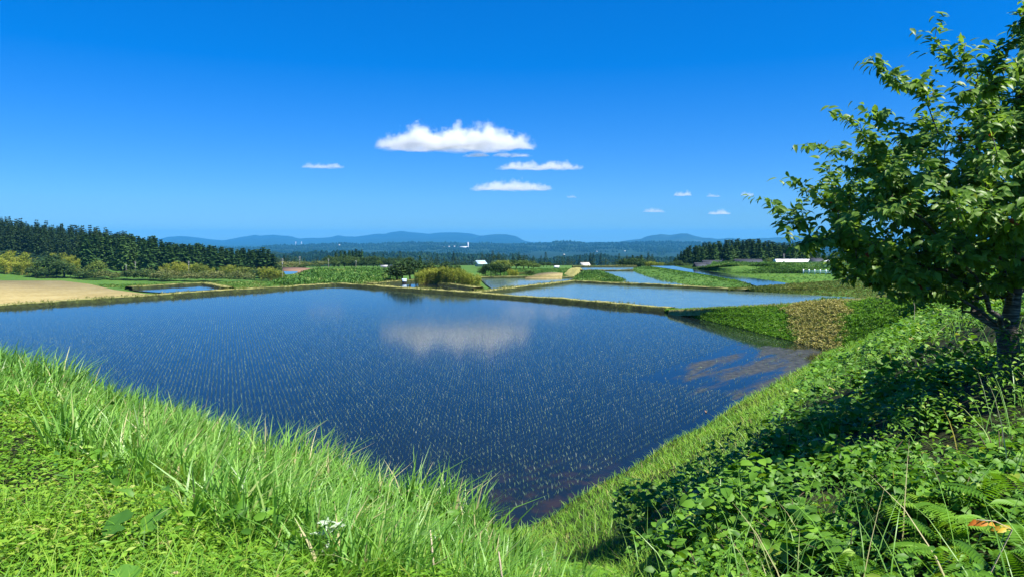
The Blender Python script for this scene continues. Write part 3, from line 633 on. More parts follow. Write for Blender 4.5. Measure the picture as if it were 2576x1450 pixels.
# ---- plants on bunds, banks and fields
def on_rows(rows, n, t0=0, t1=1):
    Rr = np.array([resample(q, 300) for q in rows]); a = rng.random(n) * (len(Rr) - 1.001); b = (t0 + (t1 - t0) * rng.random(n)) * 298.9
    i, j = a.astype(int), b.astype(int); fa, fb = (a - i)[:, None], (b - j)[:, None]
    return (Rr[i, j] * (1 - fa) + Rr[i + 1, j] * fa) * (1 - fb) + (Rr[i, j + 1] * (1 - fa) + Rr[i + 1, j + 1] * fa) * fb
bp = []; bs = []
for (Pb, hz, top) in BUNDS:
    d = np.hypot(Pb[:, 0], Pb[:, 1]).mean(); n = len(Pb) * 9; i = rng.random(n) * (len(Pb) - 1.01); j = i.astype(int); f = (i - j)[:, None]
    p = Pb[j] * (1 - f) + Pb[j + 1] * f; T = unit(Pb[j + 1] - Pb[j]); nn = np.stack([-T[:, 1], T[:, 0]], 1); o = rng.choice([-1, 1], n) * (top / 2 + np.abs(rng.normal(.05, .18, n))); mm = rng.random(n) < .25; o[mm] *= rng.random(mm.sum())
    bp.append(np.concatenate([p + nn * o[:, None], (hz[j] * np.clip(1 - (np.abs(o) - top / 2) * 1.6, .1, 1))[:, None]], 1)); bs.append(rng.uniform(.08, .24, n) * (1 + .8 * (fbm(p[:, 0] * .3, p[:, 1] * .3, 2) > .1)))
bp = np.concatenate(bp); bs = np.concatenate(bs)
V, F, T = scatter(TUFTS, bp, bs, np.clip(rng.normal(.5, .25, len(bp)), 0, 1)); stuff('grass', V, F, T, M['bundgrass'], 'short yellowish grass fringing the low earth bunds between paddies', 'grass')
def clothe(name, pts, s0, s1, m, label, tmpl, tmean=.5, cat='weeds', tilt=.15):
    n = len(pts); T0 = np.clip(rng.normal(tmean, .18, n) + .4 * fbm(pts[:, 0] * .25, pts[:, 1] * .25, 2), 0, 1)
    V, F, T = scatter(tmpl, pts, rng.uniform(s0, s1, n), T0, tilt); return stuff(name, V, F, T, m, label, cat)
def proj_u(p): return CU + FPX * p[:, 0] / (p[:, 1] * math.cos(PT) - (p[:, 2] - CAMZ) * math.sin(PT))
p = on_rows(SLOPE, 42000, 0, 1); u = proj_u(p); ramp_m = (u + rng.normal(0, 16, len(u)) > 2014 + 30 * fbm(p[:, 2] * 2, p[:, 0], 2)) & (u + rng.normal(0, 16, len(u)) < 2108 + 35 * fbm(p[:, 2] * 2, p[:, 0], 2)) & (rng.random(len(u)) < .72); ramp_m &= p[:, 2] > -.05
_hi = p[:, 2] > np.interp(u, [1700, 1850, 2020, 2200], [.15, .75, 1.4, 2.1]); p = p[~(_hi & (rng.random(len(p)) < .75))] if False else p
_v = CV - FPX * ((p[:, 2] - CAMZ) * math.cos(PT) + p[:, 1] * math.sin(PT)) / (p[:, 1] * math.cos(PT) - (p[:, 2] - CAMZ) * math.sin(PT)); pass
clothe('weeds', p[~ramp_m & ~_hi], .11, .24, M['lawn'], 'lush green weeds on the slope under the farm path', CLUMPS + TUFTS[:0], .38)
pe = resample(PATH, 500)[rng.integers(0, 430, 2600)]; pe = pe + np.stack([rng.choice([-1, 1], 2600) * rng.uniform(.45, 1.1, 2600) * .6, rng.choice([-1, 1], 2600) * rng.uniform(.45, 1.1, 2600) * .6, np.full(2600, -.02)], 1); V, F, T = scatter(TUFTS, pe, rng.uniform(.12, .28, 2600), np.clip(rng.normal(.45, .25, 2600), 0, 1)); stuff('grass', V, F, T, M['bundgrass'], 'grass tufts along both edges of the climbing farm path', 'grass')
clothe('dry_grass', np.concatenate([p[ramp_m] + [0, 0, -.03 * i_] + np.append(rng.normal(0, .1, 2), 0) for i_ in range(3)]), .14, .25, M['dry'], 'strip of dried mown grass running down the slope to the water', CLUMPS, .62, 'dry grass')
p = on_rows([S0, [(np.array(a) + b) / 2 + [0, 0, .12] for a, b in zip(S0, S1)], S1, S2], 9000, .0, .9); clothe('grass', p, .14, .34, M['bundgrass'], 'olive grass on the long terrace slope beyond the second paddy', CLUMPS, .38, 'grass')
p = on_rows([K0, K1, K2], 3000); clothe('weeds', p, .14, .28, M['meadowgrass'], 'thick leafy weeds on the bank between two far paddies', CLUMPS, .45)
p = on_rows([K1, K2], 1300, .05, .85); clothe('shrubbery', p, .2, .38, M['under'], 'dark green shrubs along the top of the bank between two far paddies', CLUMPS, .45, 'shrubs')
p = on_rows([B0, B1, B2], 5200); clothe('weeds', p, .2, .5, M['meadowgrass'], 'wild weeds covering the far embankment in front of the farm roofs', CLUMPS, .45)
p = on_rows([G0, G1, G2], 900); clothe('weeds', p, .25, .5, M['meadowgrass'], 'bright weeds on the grassy hump between the far paddies', CLUMPS, .5)
q = rand_in(TERR, 9000); P3w = np.array(P3); P8w = np.array(P8)
q = q[~inpoly(q[:, 0], q[:, 1], P3w) & ~inpoly(q[:, 0], q[:, 1], P8w) & (q[:, 1] < 175)]; clothe('weeds', np.concatenate([q, np.full((len(q), 1), .38)], 1), .12, .26, M['meadowgrass'], 'rough green weeds on the flat terrace round the narrow blue paddy', CLUMPS, .5)
FIELD = np.array([[at(u, v)[0], at(u, v)[1]] for u, v in ((690, 714), (930, 715), (1000, 706), (1010, 690), (1000, 676), (880, 672), (800, 676), (770, 684), (712, 692))])
pt = on_rows(SLOPE, 9000, 0, 1); ut = proj_u(pt); pt = pt[(pt[:, 2] > np.interp(ut, [1700, 1850, 2020, 2200], [.15, .75, 1.4, 2.1])) & ((ut < 2000) | (ut > 2115))]; clothe('weeds', pt, .08, .18, M['lawn'], 'short green weeds along the top of the slope beside the farm path', CLUMPS, .5)
q = np.concatenate([rand_in(np.array([[22, 66], [60, 55], [70, 84], [34, 80]]), 7000), rand_in(np.array([at(*w)[:2] for w in ((1215, 696), (1450, 694), (1480, 668), (1200, 668))]), 3500)]); clothe('grass', np.concatenate([q, H(q[:, 0], q[:, 1])[:, None]], 1), .15, .4, M['meadowgrass'], 'rough grass on the flat ground behind the ponds and beyond the path', CLUMPS, .5, 'grass')
q = rand_in(FIELD, 6500); zq = H(q[:, 0], q[:, 1]); clothe('weeds', np.concatenate([q, zq[:, None]], 1), .35, .85, M['meadowgrass'], 'overgrown green field between the left wood and the dark round tree', CLUMPS, .5)
FIELD2 = np.array([at(u, v)[:2] for u, v in ((250, 716), (330, 724), (520, 713), (600, 727), (700, 714), (720, 704), (560, 704), (150, 700))])
q = rand_in(FIELD2, 3500); q = q[~inpoly(q[:, 0], q[:, 1], np.array(P7))]; clothe('grass', np.concatenate([q, H(q[:, 0], q[:, 1])[:, None]], 1), .2, .45, M['meadowgrass'], 'bright grass around the small left pond at the foot of the wood', CLUMPS, .65, 'grass')
# ------------------------------------------------------------------ cherry tree on the right bank
m, nt, b = mat('cherry_bark'); L_ = nt.links.new
g = nt.nodes.new('ShaderNodeNewGeometry'); mp = N(nt, 'ShaderNodeMapping'); mp.inputs['Scale'].default_value = (4, 4, 34); L_(g.outputs['Position'], mp.inputs[0])
nz = N(nt, 'ShaderNodeTexNoise', Scale=1.3, Detail=5., Roughness=.6); L_(mp.outputs[0], nz.inputs['Vector'])
L_(ramp(nt, nz.outputs[0], [(.38, (.03, .024, .02)), (.52, (.10, .085, .07)), (.66, (.30, .27, .23))]), b.inputs['Base Color']); b.inputs['Roughness'].default_value = .8
bp_ = N(nt, 'ShaderNodeBump', Strength=.6, Distance=.02); L_(nz.outputs[0], bp_.inputs['Height']); L_(bp_.outputs[0], b.inputs['Normal'])
M['bark'] = m
M['cherry_leaf'] = leaf_mat('cherry_leaf', [(0, (.08, .17, .025)), (.5, (.165, .31, .045)), (.9, (.27, .43, .10)), (.985, (.2, .28, .06)), (1, (.30, .05, .02))], .5, .42, .4)
base = atd(2540, 900, 8.6); base[2] = H(base[0], base[1]) - .15
nodes = [base]; par = [-1]
def chain(start, pts, wob=.04):
    i = start
    for p in pts:
        a = nodes[i]; p = np.asarray(p); k = max(2, int(np.linalg.norm(p - a) / .22))
        for q in range(1, k + 1):
            f = q / k; nodes.append(a + (p - a) * f + rng.normal(0, wob * math.sin(math.pi * f) + .008, 3)); par.append(i); i = len(nodes) - 1
    return i
fork = chain(0, [atd(2534, 835, 8.5)], .01)
T_ = lambda *a: [atd(*q) for q in a]
chain(fork, T_((2440, 765, 8.2), (2330, 705, 7.9), (2200, 640, 7.7)))
chain(fork, T_((2480, 745, 8.0), (2385, 610, 7.6), (2250, 500, 7.3)))
f2 = chain(fork, T_((2548, 775, 8.5)), .01)
chain(f2, T_((2500, 610, 8.0), (2420, 420, 7.3), (2330, 265, 6.9)))
chain(f2, T_((2562, 520, 8.2), (2520, 300, 7.3), (2440, 160, 6.8)))
chain(f2, T_((2640, 680, 8.7), (2700, 520, 8.6), (2760, 330, 8.2), (2780, 150, 8)))
chain(f2, T_((2530, 690, 7.8), (2480, 520, 6.9), (2500, 350, 6.2)))
chain(fork, T_((2450, 735, 9.0), (2330, 610, 9.4), (2180, 545, 9.4)))
chain(f2, T_((2560, 680, 9.3), (2480, 450, 9.8), (2400, 320, 9.4)))
SIL = [(2352, 72, 7.0), (2385, 140, 7.0), (2430, 110, 6.9), (2212, 152, 6.6), (2250, 190, 6.7), (2300, 205, 6.8), (2345, 215, 6.9), (2130, 292, 7.4), (2165, 330, 7.5), (2205, 282, 7.0), (2240, 300, 7.0), (2058, 362, 7.8), (2100, 380, 7.7), (2085, 425, 8.1), (2008, 456, 7.9), (2050, 470, 8.0), (2090, 495, 8.2), (1938, 506, 7.5), (1975, 535, 7.6), (2020, 545, 7.7), (1988, 592, 7.5), (2030, 610, 7.7), (2020, 628, 8.2), (2075, 650, 7.9), (2110, 670, 8.1), (2150, 700, 8.2), (2200, 715, 8.4), (2260, 735, 8.6), (2320, 742, 8.6), (2060, 600, 8.4), (2120, 640, 8.6), (2180, 680, 8.3), (2230, 690, 9.0), (2280, 700, 8.2), (2330, 725, 9.2), (2370, 740, 8.3), (2400, 755, 8.8), (2150, 600, 8.8), (2250, 650, 9.3), (2300, 640, 8.0), (2350, 690, 8.6), (2200, 640, 9.2), (2420, 720, 8.9), (2575, 40, 6.4), (2540, 105, 6.4), (2480, 165, 6.5), (2600, 10, 6.3), (2650, -60, 6.8), (2560, 150, 6.2), (2500, 215, 6.6), (2430, 230, 6.9)]
CORE = [(3050, -100), (2700, -60), (2590, 60), (2530, 180), (2440, 215), (2350, 270), (2230, 330), (2140, 400), (2090, 470), (2060, 545), (2080, 600), (2130, 650), (2220, 705), (2340, 740), (2440, 730), (2560, 700), (2750, 740), (3050, 640)]
pc = rand_in(CORE, 720)
core_d = np.array([np.min([np.hypot(*(p - np.array(c))) for c in CORE[2:15]]) for p in pc])
tips = [atd(*s) for s in SIL] + [atd(p[0], p[1], 8.1 + rng.uniform(-1, 1) * 2.0 * min(1, .25 + cd / 260)) for p, cd in zip(pc, core_d)]
F0 = nodes[fork]; tips.sort(key=lambda p: np.linalg.norm(p - F0)); ends = []
for p in tips:
    Na = np.array(nodes[fork:]); d = np.linalg.norm(Na - p, axis=1); dr = np.linalg.norm(Na - F0, axis=1); tr = np.linalg.norm(p - F0)
    cost = d + 2.0 * np.maximum(dr - tr + .15, 0); i = fork + int(np.argmin(cost)); a = nodes[i]
    if np.linalg.norm(p - a) < .12: continue
    mid = a * .5 + p * .5 + [0, 0, -.08 * np.linalg.norm(p - a)] + rng.normal(0, .03, 3); e = chain(i, [mid, p], .012); ends.append(e)
nd = np.array(nodes); par = np.array(par); nn = len(nd); ch = [[] for _ in range(nn)]
for i in range(1, nn): ch[par[i]].append(i)
rad = np.zeros(nn)
for i in range(nn - 1, -1, -1): rad[i] = .0035 if not ch[i] else (sum(rad[c] ** 2.25 for c in ch[i])) ** (1 / 2.25) * 1.012
rad *= np.interp(rad, [.003, .02, rad[0]], [1, 1, .118 / rad[0]]); rad[0] *= 1.35; rad[1] *= 1.12
tb = MB(); done = np.zeros(nn, bool)
for i in range(nn):                                    # each run of nodes down its thickest child
    if i and not (ch[par[i]] and max(ch[par[i]], key=lambda c: rad[c]) != i): continue
    run = ([par[i]] if i else []) + [i]; j = i
    while ch[j]: j = max(ch[j], key=lambda c: rad[c]); run.append(j)
    r_ = rad[run].copy()
    if i: r_[0] = min(rad[run[0]], r_[1] * 1.25)
    tb.tube(nd[run], r_, 12 if r_.max() > .05 else (7 if r_.max() > .015 else 4))
root = empty('cherry_tree', base); tag(root, 'leafy cherry tree with low forking trunk leaning in from the right edge', 'tree')
def child(name, me, root):
    o = obj(name, me, root); o.matrix_parent_inverse.identity(); o.location = -np.array(root.location); return o
child('trunk', tb.mesh('trunk', M['bark'], True), root)
lp, ld = [], []
for e in ends:
    run = [e]; 
    while rad[par[run[-1]]] < .013 and par[run[-1]] > 0 and len(run) < 10: run.append(par[run[-1]])
    pts = nd[run[::-1]] if len(run) > 1 else np.stack([nd[par[e]], nd[e]])
    c = int(rng.integers(18, 27) + 2.5 * len(pts)); t = rng.random(c) ** .75 * (len(pts) - 1.001); i = t.astype(int); f = (t - i)[:, None]
    pos = pts[i] * (1 - f) + pts[i + 1] * f; tw = unit(pts[i + 1] - pts[i])
    out = rdir(c, -.5, .5); lp.append(pos + out * .03); ld.append(tw * .7 + out * .7 + [.22, 0, -.45])
    for q in range(2):                                 # leafy side twiglets
        s = pts[rng.integers(max(0, len(pts) - 3), len(pts))]; dv = unit(unit(pts[-1] - pts[0]) * .6 + rdir(1, -.3, .8)[0]); k = 11; tt = rng.random((k, 1))
        lp.append(s + dv * tt * .26 + rng.normal(0, .012, (k, 3))); ld.append(dv * .5 + rdir(k, -.6, .4) * .75 + [.22, 0, -.42])
lp = np.concatenate(lp); ld = np.concatenate(ld); n = len(lp)
Ln = rng.uniform(.075, .125, n); V, F, k = leaves(lp, ld, unit(rdir(n, -.3, 1) * .55 + [0, 0, .62] + unit(lp - np.array([6.0, 8.6, 6.6])) * .75), Ln, Ln * rng.uniform(.38, .5, n))
T = np.clip(rng.normal(.5, .2, n), 0, .975); T[rng.random(n) < .006] = 1
child('crown', mesh('crown', V, F, M['cherry_leaf'], np.repeat(T, k)), root); print('cherry leaves', n, 'nodes', nn)
# ------------------------------------------------------------------ distant trees
M['cedar'] = leaf_mat('cedar_needles', [(0, (.016, .046, .012)), (.5, (.038, .095, .02)), (1, (.09, .165, .036))], .12, .7, .15, True)
M['broad'] = leaf_mat('broadleaf', [(0, (.018, .045, .012)), (.5, (.04, .085, .018)), (1, (.09, .14, .028))], .2, .6, .2, True)
M['pale'] = leaf_mat('pale_broadleaf', [(0, (.06, .11, .02)), (.5, (.12, .19, .03)), (1, (.22, .26, .045))], .25, .6, .2, True)
M['bamboo'] = leaf_mat('bamboo_leaf', [(0, (.10, .15, .014)), (.5, (.23, .28, .024)), (1, (.40, .41, .05))], .3, .55, .25, True)
M['scrub'] = leaf_mat('scrub_leaf', [(0, (.045, .08, .018)), (.5, (.10, .145, .035)), (1, (.23, .22, .08))], .2, .7, .15, True)
M['culm'] = plain('bamboo_culm', (.34, .28, .07), .5, .4, 0, .3)
M['trunk'] = plain('tree_trunk', (.07, .055, .04), .9, .1, 0, .3)
M['paletrunk'] = plain('pale_trunk', (.25, .22, .18), .9, .1, 0, .2)

def cedar_mesh(k):
    r0 = rng.uniform(.15, .19); n = 430; h = rng.random(n) ** .8 * .9 + .08; lev = np.floor(h * 17) / 17 + rng.normal(0, .008, n); h = np.clip(lev + .03, .07, .985)
    R_ = r0 * (1 - h) ** .75 * (1 + .35 * rng.normal(0, .4, n)); a = rng.uniform(0, 6.3, n); f = rng.uniform(.15, .75, n)
    out = np.stack([np.cos(a), np.sin(a), np.zeros(n)], 1); P = out * (R_ * f)[:, None]; P[:, 2] = h + .03 * f
    V, F, q = leaves(P, out + np.stack([np.zeros(n), np.zeros(n), rng.uniform(-.55, .1, n)], 1), unit(out * .5 + [0, 0, 1.] + rng.normal(0, .3, (n, 3))), np.maximum(R_ * .95, .05), rng.uniform(.045, .085, n), True)
    T = np.repeat(np.clip(rng.normal(.5, .25, n), 0, 1), q)
    # added inner cone closing light gaps, tinted dark as the crown's inner shade
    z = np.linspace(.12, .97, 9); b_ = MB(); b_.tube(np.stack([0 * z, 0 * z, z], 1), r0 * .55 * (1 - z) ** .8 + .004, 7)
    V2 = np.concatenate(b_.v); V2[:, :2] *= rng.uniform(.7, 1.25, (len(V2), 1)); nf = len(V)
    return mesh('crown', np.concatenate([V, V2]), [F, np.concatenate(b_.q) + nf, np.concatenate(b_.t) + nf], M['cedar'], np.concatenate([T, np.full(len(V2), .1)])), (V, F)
def trunk_mesh(r=.018, top=.9, m='trunk', lean=.02):
    b_ = MB(); z = np.linspace(0, top, 5); b_.tube(np.stack([lean * np.sin(z * 4), lean * np.cos(z * 3), z], 1), r * (1.1 - z), 6); return b_.mesh('trunk', M[m], True)
def blob_cloud(nb, spread, zc, rz, nper, ls, lw, rb=(.14, .24)):
    c = rdir(nb, -.5, 1) * rng.uniform(.35, 1, (nb, 1)) * [spread, spread, rz] + [0, 0, zc]; rr = rng.uniform(*rb, nb); Ps, Ds = [], []
    for q, r in zip(c, rr):
        d = rdir(nper, -.45, 1); Ps.append(q + d * r * rng.uniform(.65, 1.05, (nper, 1))); Ds.append(d)
    P = np.concatenate(Ps); D = np.concatenate(Ds); n = len(P)
    V, F, k = leaves(P, unit(rdir(n, -.6, .3) + D * .4), unit(D + rng.normal(0, .35, (n, 3)) + [0, 0, .3]), rng.uniform(.6, 1.2, n) * ls, rng.uniform(.6, 1.1, n) * lw, True)
    return V, F, np.repeat(np.clip(np.repeat(rng.normal(.5, .16, nb), nper) + rng.normal(0, .14, n), 0, 1), k)
def broad_mesh(m='broad', wide=.34, zc=.5, rz=.36):
    V, F, T = blob_cloud(19, wide, zc, rz, 58, .085, .06); V[:, 2] = np.maximum(V[:, 2], .02); return mesh('crown', V, F, M[m], T), (V, F)
def bush_mesh(m='scrub'):
    V, F, T = blob_cloud(9, .42, .42, .25, 42, .12, .075, (.18, .30)); V[:, 2] = np.maximum(V[:, 2], .0); return mesh('bush', V, F, M[m], T), (V, F)
def bamboo_meshes(nc=22, rad=.30):
    cb = MB(); Ps, Ds = [], []
    for i in range(nc):
        a = rng.uniform(0, 6.3); r = rad * math.sqrt(rng.random()); h = rng.uniform(.72, 1.0); lean = rng.uniform(.03, .16); z = np.linspace(0, 1, 7)
        px = r * math.cos(a) + math.cos(a) * lean * z ** 2.5; py = r * math.sin(a) + math.sin(a) * lean * z ** 2.5; pz = h * (z - .12 * z ** 4)
        pts = np.stack([px, py, pz], 1); cb.tube(pts, .0075 * (1.15 - z), 4)
        k = 60; t = (.16 + .84 * rng.random(k) ** .8) * 5.99; j = t.astype(int); f = (t - j)[:, None]; p = pts[j] * (1 - f) + pts[j + 1] * f
        d = rdir(k, -.9, .25); Ps.append(p + d * .055 * (1.3 - f)); Ds.append(d + [math.cos(a) * .4, math.sin(a) * .4, -.2])
    P = np.concatenate(Ps); D = np.concatenate(Ds); n = len(P)
    V, F, k = leaves(P, D, unit(rdir(n, 0, 1) + [0, 0, .4]), rng.uniform(.05, .10, n), rng.uniform(.02, .04, n), True)
    T = np.repeat(np.clip(rng.normal(.5, .2, n), 0, 1), k)
    return cb.mesh('stems', M['culm'], True), mesh('foliage', V, F, M['bamboo'], T)
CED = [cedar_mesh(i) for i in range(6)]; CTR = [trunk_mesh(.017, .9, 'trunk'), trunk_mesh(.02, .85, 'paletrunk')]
BRO = [broad_mesh() for _ in range(5)]; PAL = [broad_mesh('pale') for _ in range(3)]; PIN = [broad_mesh('broad', .36, .66, .24) for _ in range(3)]; BTR = [trunk_mesh(.03, .6, 'trunk', .03) for _ in range(2)]
BAM = [bamboo_meshes() for _ in range(4)]; BUS = [bush_mesh() for _ in range(4)]; GBU = [bush_mesh('broad') for _ in range(3)]; PBU = [bush_mesh('pale') for _ in range(2)]
TREES = []
def plant(name, parts, u, d, vtop, label, cat='tree', group=None, wide=1.0, hmin=1.2, sink=.1, z=None):
    """parts: [(part name, mesh)]; stands at azimuth column u, distance d, its top seen at row vtop"""
    x = az(u) * d; y = d; zb = (float(H(x, y)) if z is None else z) - sink
    top = atd(u, vtop, d)[2]; h = max(hmin, top - zb)
    if len(parts) == 1 and parts[0][0] is None:
        o = bpy.data.objects.new(name, parts[0][1]); COL.objects.link(o)
    else:
        o = empty(name)
        for pn, me in parts: c = bpy.data.objects.new(pn, me); COL.objects.link(c); c.parent = o
    o.location = (x, y, zb); o.rotation_euler = (0, 0, rng.uniform(0, 6.28)); o.scale = (h * wide, h * wide, h); tag(o, label, cat, group)
    TREES.append((x, y, h)); return o
R_ = lambda a, b: rng.uniform(a, b)
def pick(l): return l[rng.integers(len(l))]
def cedar(u, d, vt, label, group, wide=1.0, **k): return plant('cedar_tree', [('trunk', pick(CTR)), ('crown', pick(CED)[0])], u, d, vt, label, 'tree', group, wide * R_(.85, 1.2), **k)
def broad(u, d, vt, label, group=None, wide=1.0, src=None, **k): return plant('broadleaf_tree', [('trunk', pick(BTR)), ('crown', pick(src or BRO)[0])], u, d, vt, label, 'tree', group, wide * R_(.9, 1.15), **k)
def bamboo(u, d, vt, label, group=None, wide=.8, **k): q = pick(BAM); return plant('bamboo_clump', [('stems', q[0]), ('foliage', q[1])], u, d, vt, label, 'bamboo', group, wide, **k)
def bush(u, d, vt, label, group=None, wide=1., src=None, **k): return plant('bush', [(None, pick(src or BUS)[0])], u, d, vt, label, 'bush', group, wide * R_(.85, 1.25), hmin=.5, **k)

sky_l = lambda u: np.interp(u, [-200, 0, 50, 100, 185, 247, 287, 332, 350, 395, 410, 450, 495, 530, 562, 595, 640, 700], [515, 548, 560, 567, 575, 581, 591, 588, 591, 593, 605, 612, 611, 616, 621, 622, 626, 632])
# left wood: front rows
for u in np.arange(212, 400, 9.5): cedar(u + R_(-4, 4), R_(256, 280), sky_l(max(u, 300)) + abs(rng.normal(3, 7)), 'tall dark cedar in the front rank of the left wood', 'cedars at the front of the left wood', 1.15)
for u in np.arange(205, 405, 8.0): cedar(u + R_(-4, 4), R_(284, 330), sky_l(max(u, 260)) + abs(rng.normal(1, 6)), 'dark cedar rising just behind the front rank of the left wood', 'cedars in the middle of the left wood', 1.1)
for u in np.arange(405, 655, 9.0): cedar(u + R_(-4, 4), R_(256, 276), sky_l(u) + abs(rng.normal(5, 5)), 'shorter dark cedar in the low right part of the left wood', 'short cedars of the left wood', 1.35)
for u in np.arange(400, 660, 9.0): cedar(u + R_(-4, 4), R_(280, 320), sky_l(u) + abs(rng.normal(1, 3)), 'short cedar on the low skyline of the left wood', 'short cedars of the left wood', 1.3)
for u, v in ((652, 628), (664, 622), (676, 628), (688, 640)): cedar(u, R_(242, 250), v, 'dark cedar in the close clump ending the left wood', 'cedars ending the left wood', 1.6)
# hillside behind
cnt = 0; hs = []
for d in np.geomspace(300, 660, 13):
    for u in np.arange(-150, 330, 13.0 * (400 / d) ** .4):
        hs.append((u + R_(-6, 6), d * R_(.97, 1.03)))
rng.shuffle(hs)
hs.sort(key=lambda q: -q[1]); back = []
for i, (u, d) in enumerate(hs):
    x = az(u) * d; zt = float(H(x, d)) + R_(11, 17); vt = CV - FPX * math.tan(math.atan2(zt - CAMZ, d) + PT); vt = max(vt, float(sky_l(u)) + R_(-2, 4))
    if u < -60 or cnt >= 120 or (i % 5 < 2 and d > 380): back.append((x, d, float(H(x, d)), atd(u, vt, d)[2] - float(H(x, d)))); continue
    if rng.random() < .25: broad(u, d, vt + R_(6, 16), 'round dark broadleaf tree among cedars on the left hillside', 'broadleaf trees on the left hillside', 1.1)
    else: cedar(u, d, vt, 'dark cedar on the wooded hillside at the far left', 'cedars on the left hillside', 1.25)
    cnt += 1
print('hill trees', cnt, len(back))
# foot of the left wood
for u, v, d in ((-40, 628, 236), (10, 622, 238), (45, 626, 236), (78, 640, 236), (-75, 622, 240), (25, 640, 230), (60, 650, 230), (-10, 650, 230), (100, 668, 230)): bamboo(u, d, v, 'yellow green bamboo thicket at the left edge above the tan field', 'bamboo at the left edge', 1.25)
for u in (120, 145, 175, 200, 215, 85): broad(u + R_(-5, 5), R_(224, 230), R_(668, 684), 'dark leafy tree low on the field edge under the left bamboo', 'low trees by the tan field', 1.8)
for u, v in ((150, 628), (172, 634), (190, 645)): bamboo(u, 252, v, 'yellow green bamboo standing behind the dark round tree on the left', 'bamboo behind the dark tree', .9)
broad(128, 232, 634, 'dark round broadleaf tree between two yellow bamboo thickets on the left', None, 1.5); broad(160, 228, 652, 'low dark broadleaf tree beside the tan field', None, 1.7)
broad(240, 232, 655, 'light green tree at the foot of the tall left cedars', None, 1.4, PAL)
for u in np.concatenate([np.arange(200, 420, 12), np.arange(205, 410, 21)]): bush(u + R_(-5, 5), R_(224, 232), R_(668, 686), 'grey green bush in the hedge below the tall left cedars', 'bushes below the left cedars', 1.3, GBU if rng.random() < .4 else BUS)
for u in np.concatenate([np.arange(390, 560, 11), np.arange(395, 640, 20)]): bush(u + R_(-5, 5), R_(222, 230), R_(671, 688), 'brownish bush in the scrub below the short left cedars', 'scrub below the short cedars', 1.2)
for u, v in ((415, 662), (432, 655), (455, 650), (475, 655), (495, 655), (515, 662), (530, 668)): bamboo(u, 243, v, 'ochre bamboo clump in front of the short left cedars', 'ochre bamboo of the left wood', .9)
for u, v in ((565, 662), (580, 660), (595, 666)): bamboo(u, 242, v, 'small ochre bamboo clump just left of a pale round tree', 'small ochre bamboo clumps', .9)
broad(617, 238, 665, 'pale round leafy tree between ochre bamboo and the last cedars', None, 1.5, PAL); broad(640, 236, 672, 'dark low tree at the end of the left wood', None, 1.5)
for u, v in ((668, 664), (688, 668), (700, 676), (712, 688)): bamboo(u, 231, v, 'sloping olive bamboo at the right end of the left wood', 'bamboo at the end of the left wood', 1.2)
# centre, behind the green field
for u in np.arange(700, 850, 11): bush(u + R_(-4, 4), R_(255, 285), R_(650, 657), 'yellowish shrub in the hedge beyond the brown field', 'hedge beyond the brown field', 1.4)
for u, v in ((758, 661), (772, 660), (790, 661), (803, 663), (735, 666)): bush(u, 225, v + 2, 'dark bush in front of the hedge beyond the brown field', 'dark bushes beyond the brown field', 1.6, GBU)
for u in np.arange(822, 1040, 10.5): broad(u + R_(-4, 4), R_(255, 300), R_(640, 650), 'dark broadleaf tree in the wood beyond the green field', 'trees beyond the green field', 1.3)
for u in np.arange(840, 1020, 14): broad(u + R_(-4, 4), R_(238, 252), R_(650, 658), 'low tree at the edge of the wood beyond the green field', 'low trees beyond the green field', 1.6, PAL if rng.random() < .2 else None)
for u, v in ((846, 634), (858, 631), (868, 632), (880, 630), (888, 629), (897, 627), (905, 630), (911, 628), (870, 634)): cedar(u, R_(305, 320), v, 'slim dark cedar standing above the wood beyond the green field', 'cedars above the central wood', 1.2)
cedar(1057, 170, 644, 'lone narrow cedar behind the dark round tree in the centre', None, 1.2)
broad(1012, 110, 652, 'very dark tree left of the yellow bamboo grove', None, 1.25); broad(1032, 111, 645, 'tall dark tree touching the left side of the bamboo grove', None, 1.2); broad(1000, 111, 665, 'low black green tree at the left of the dark pair', None, 1.5)
for u, v, d in [(1054, 676, 104), (1066, 670, 105), (1078, 665, 106), (1092, 664, 105), (1104, 660, 105), (1116, 663, 104.5), (1128, 661, 104), (1140, 664, 103.5), (1152, 667, 102), (1163, 670, 101), (1174, 673, 99.5), (1186, 676, 98), (1196, 682, 97)]: bamboo(u, d, v, 'golden green bamboo in the grove behind the dark purple pond', 'bamboo grove in the centre', .85)
for u, v in ((1068, 660), (1090, 656), (1120, 652), (1145, 660)): broad(u, 120, v, 'dark tree crown showing behind the golden bamboo grove', 'trees behind the bamboo grove', .9)
for u, v in ((1212, 672), (1222, 664), (1234, 661), (1246, 660), (1258, 658), (1268, 662), (1278, 668)): plant('pine_tree', [('trunk', pick(BTR)), ('crown', pick(PIN + BRO)[0])], u, 126, v, 'dark pine with bare trunk mirrored in the pond', 'tree', 'pines behind the pond', .95)
for u, v in ((1284, 671), (1292, 674), (1298, 680)): bamboo(u, 124, v, 'golden bamboo at the right end of the pond pines', 'bamboo beside the pond pines', .9)
for u, v in ((1262, 652), (1280, 651), (1298, 653), (1315, 652), (1330, 655), (1342, 660)): broad(u, R_(160, 180), v - 1, 'olive broadleaf tree rising behind the pond pines', 'trees behind the pond pines', 2.0, PAL if rng.random() < .5 else None)
for u, v in ((1306, 683), (1314, 681), (1322, 682), (1330, 684)): bush(u, 132, v, 'pale pampas grass clump right of the pond pines', 'pampas clumps', 1.3)
for u in np.arange(1206, 1350, 9): bush(u + R_(-3, 3), R_(127, 150), R_(676, 688), 'low dark bush under the pond pines', 'bushes under the pond pines', 1.5, GBU)
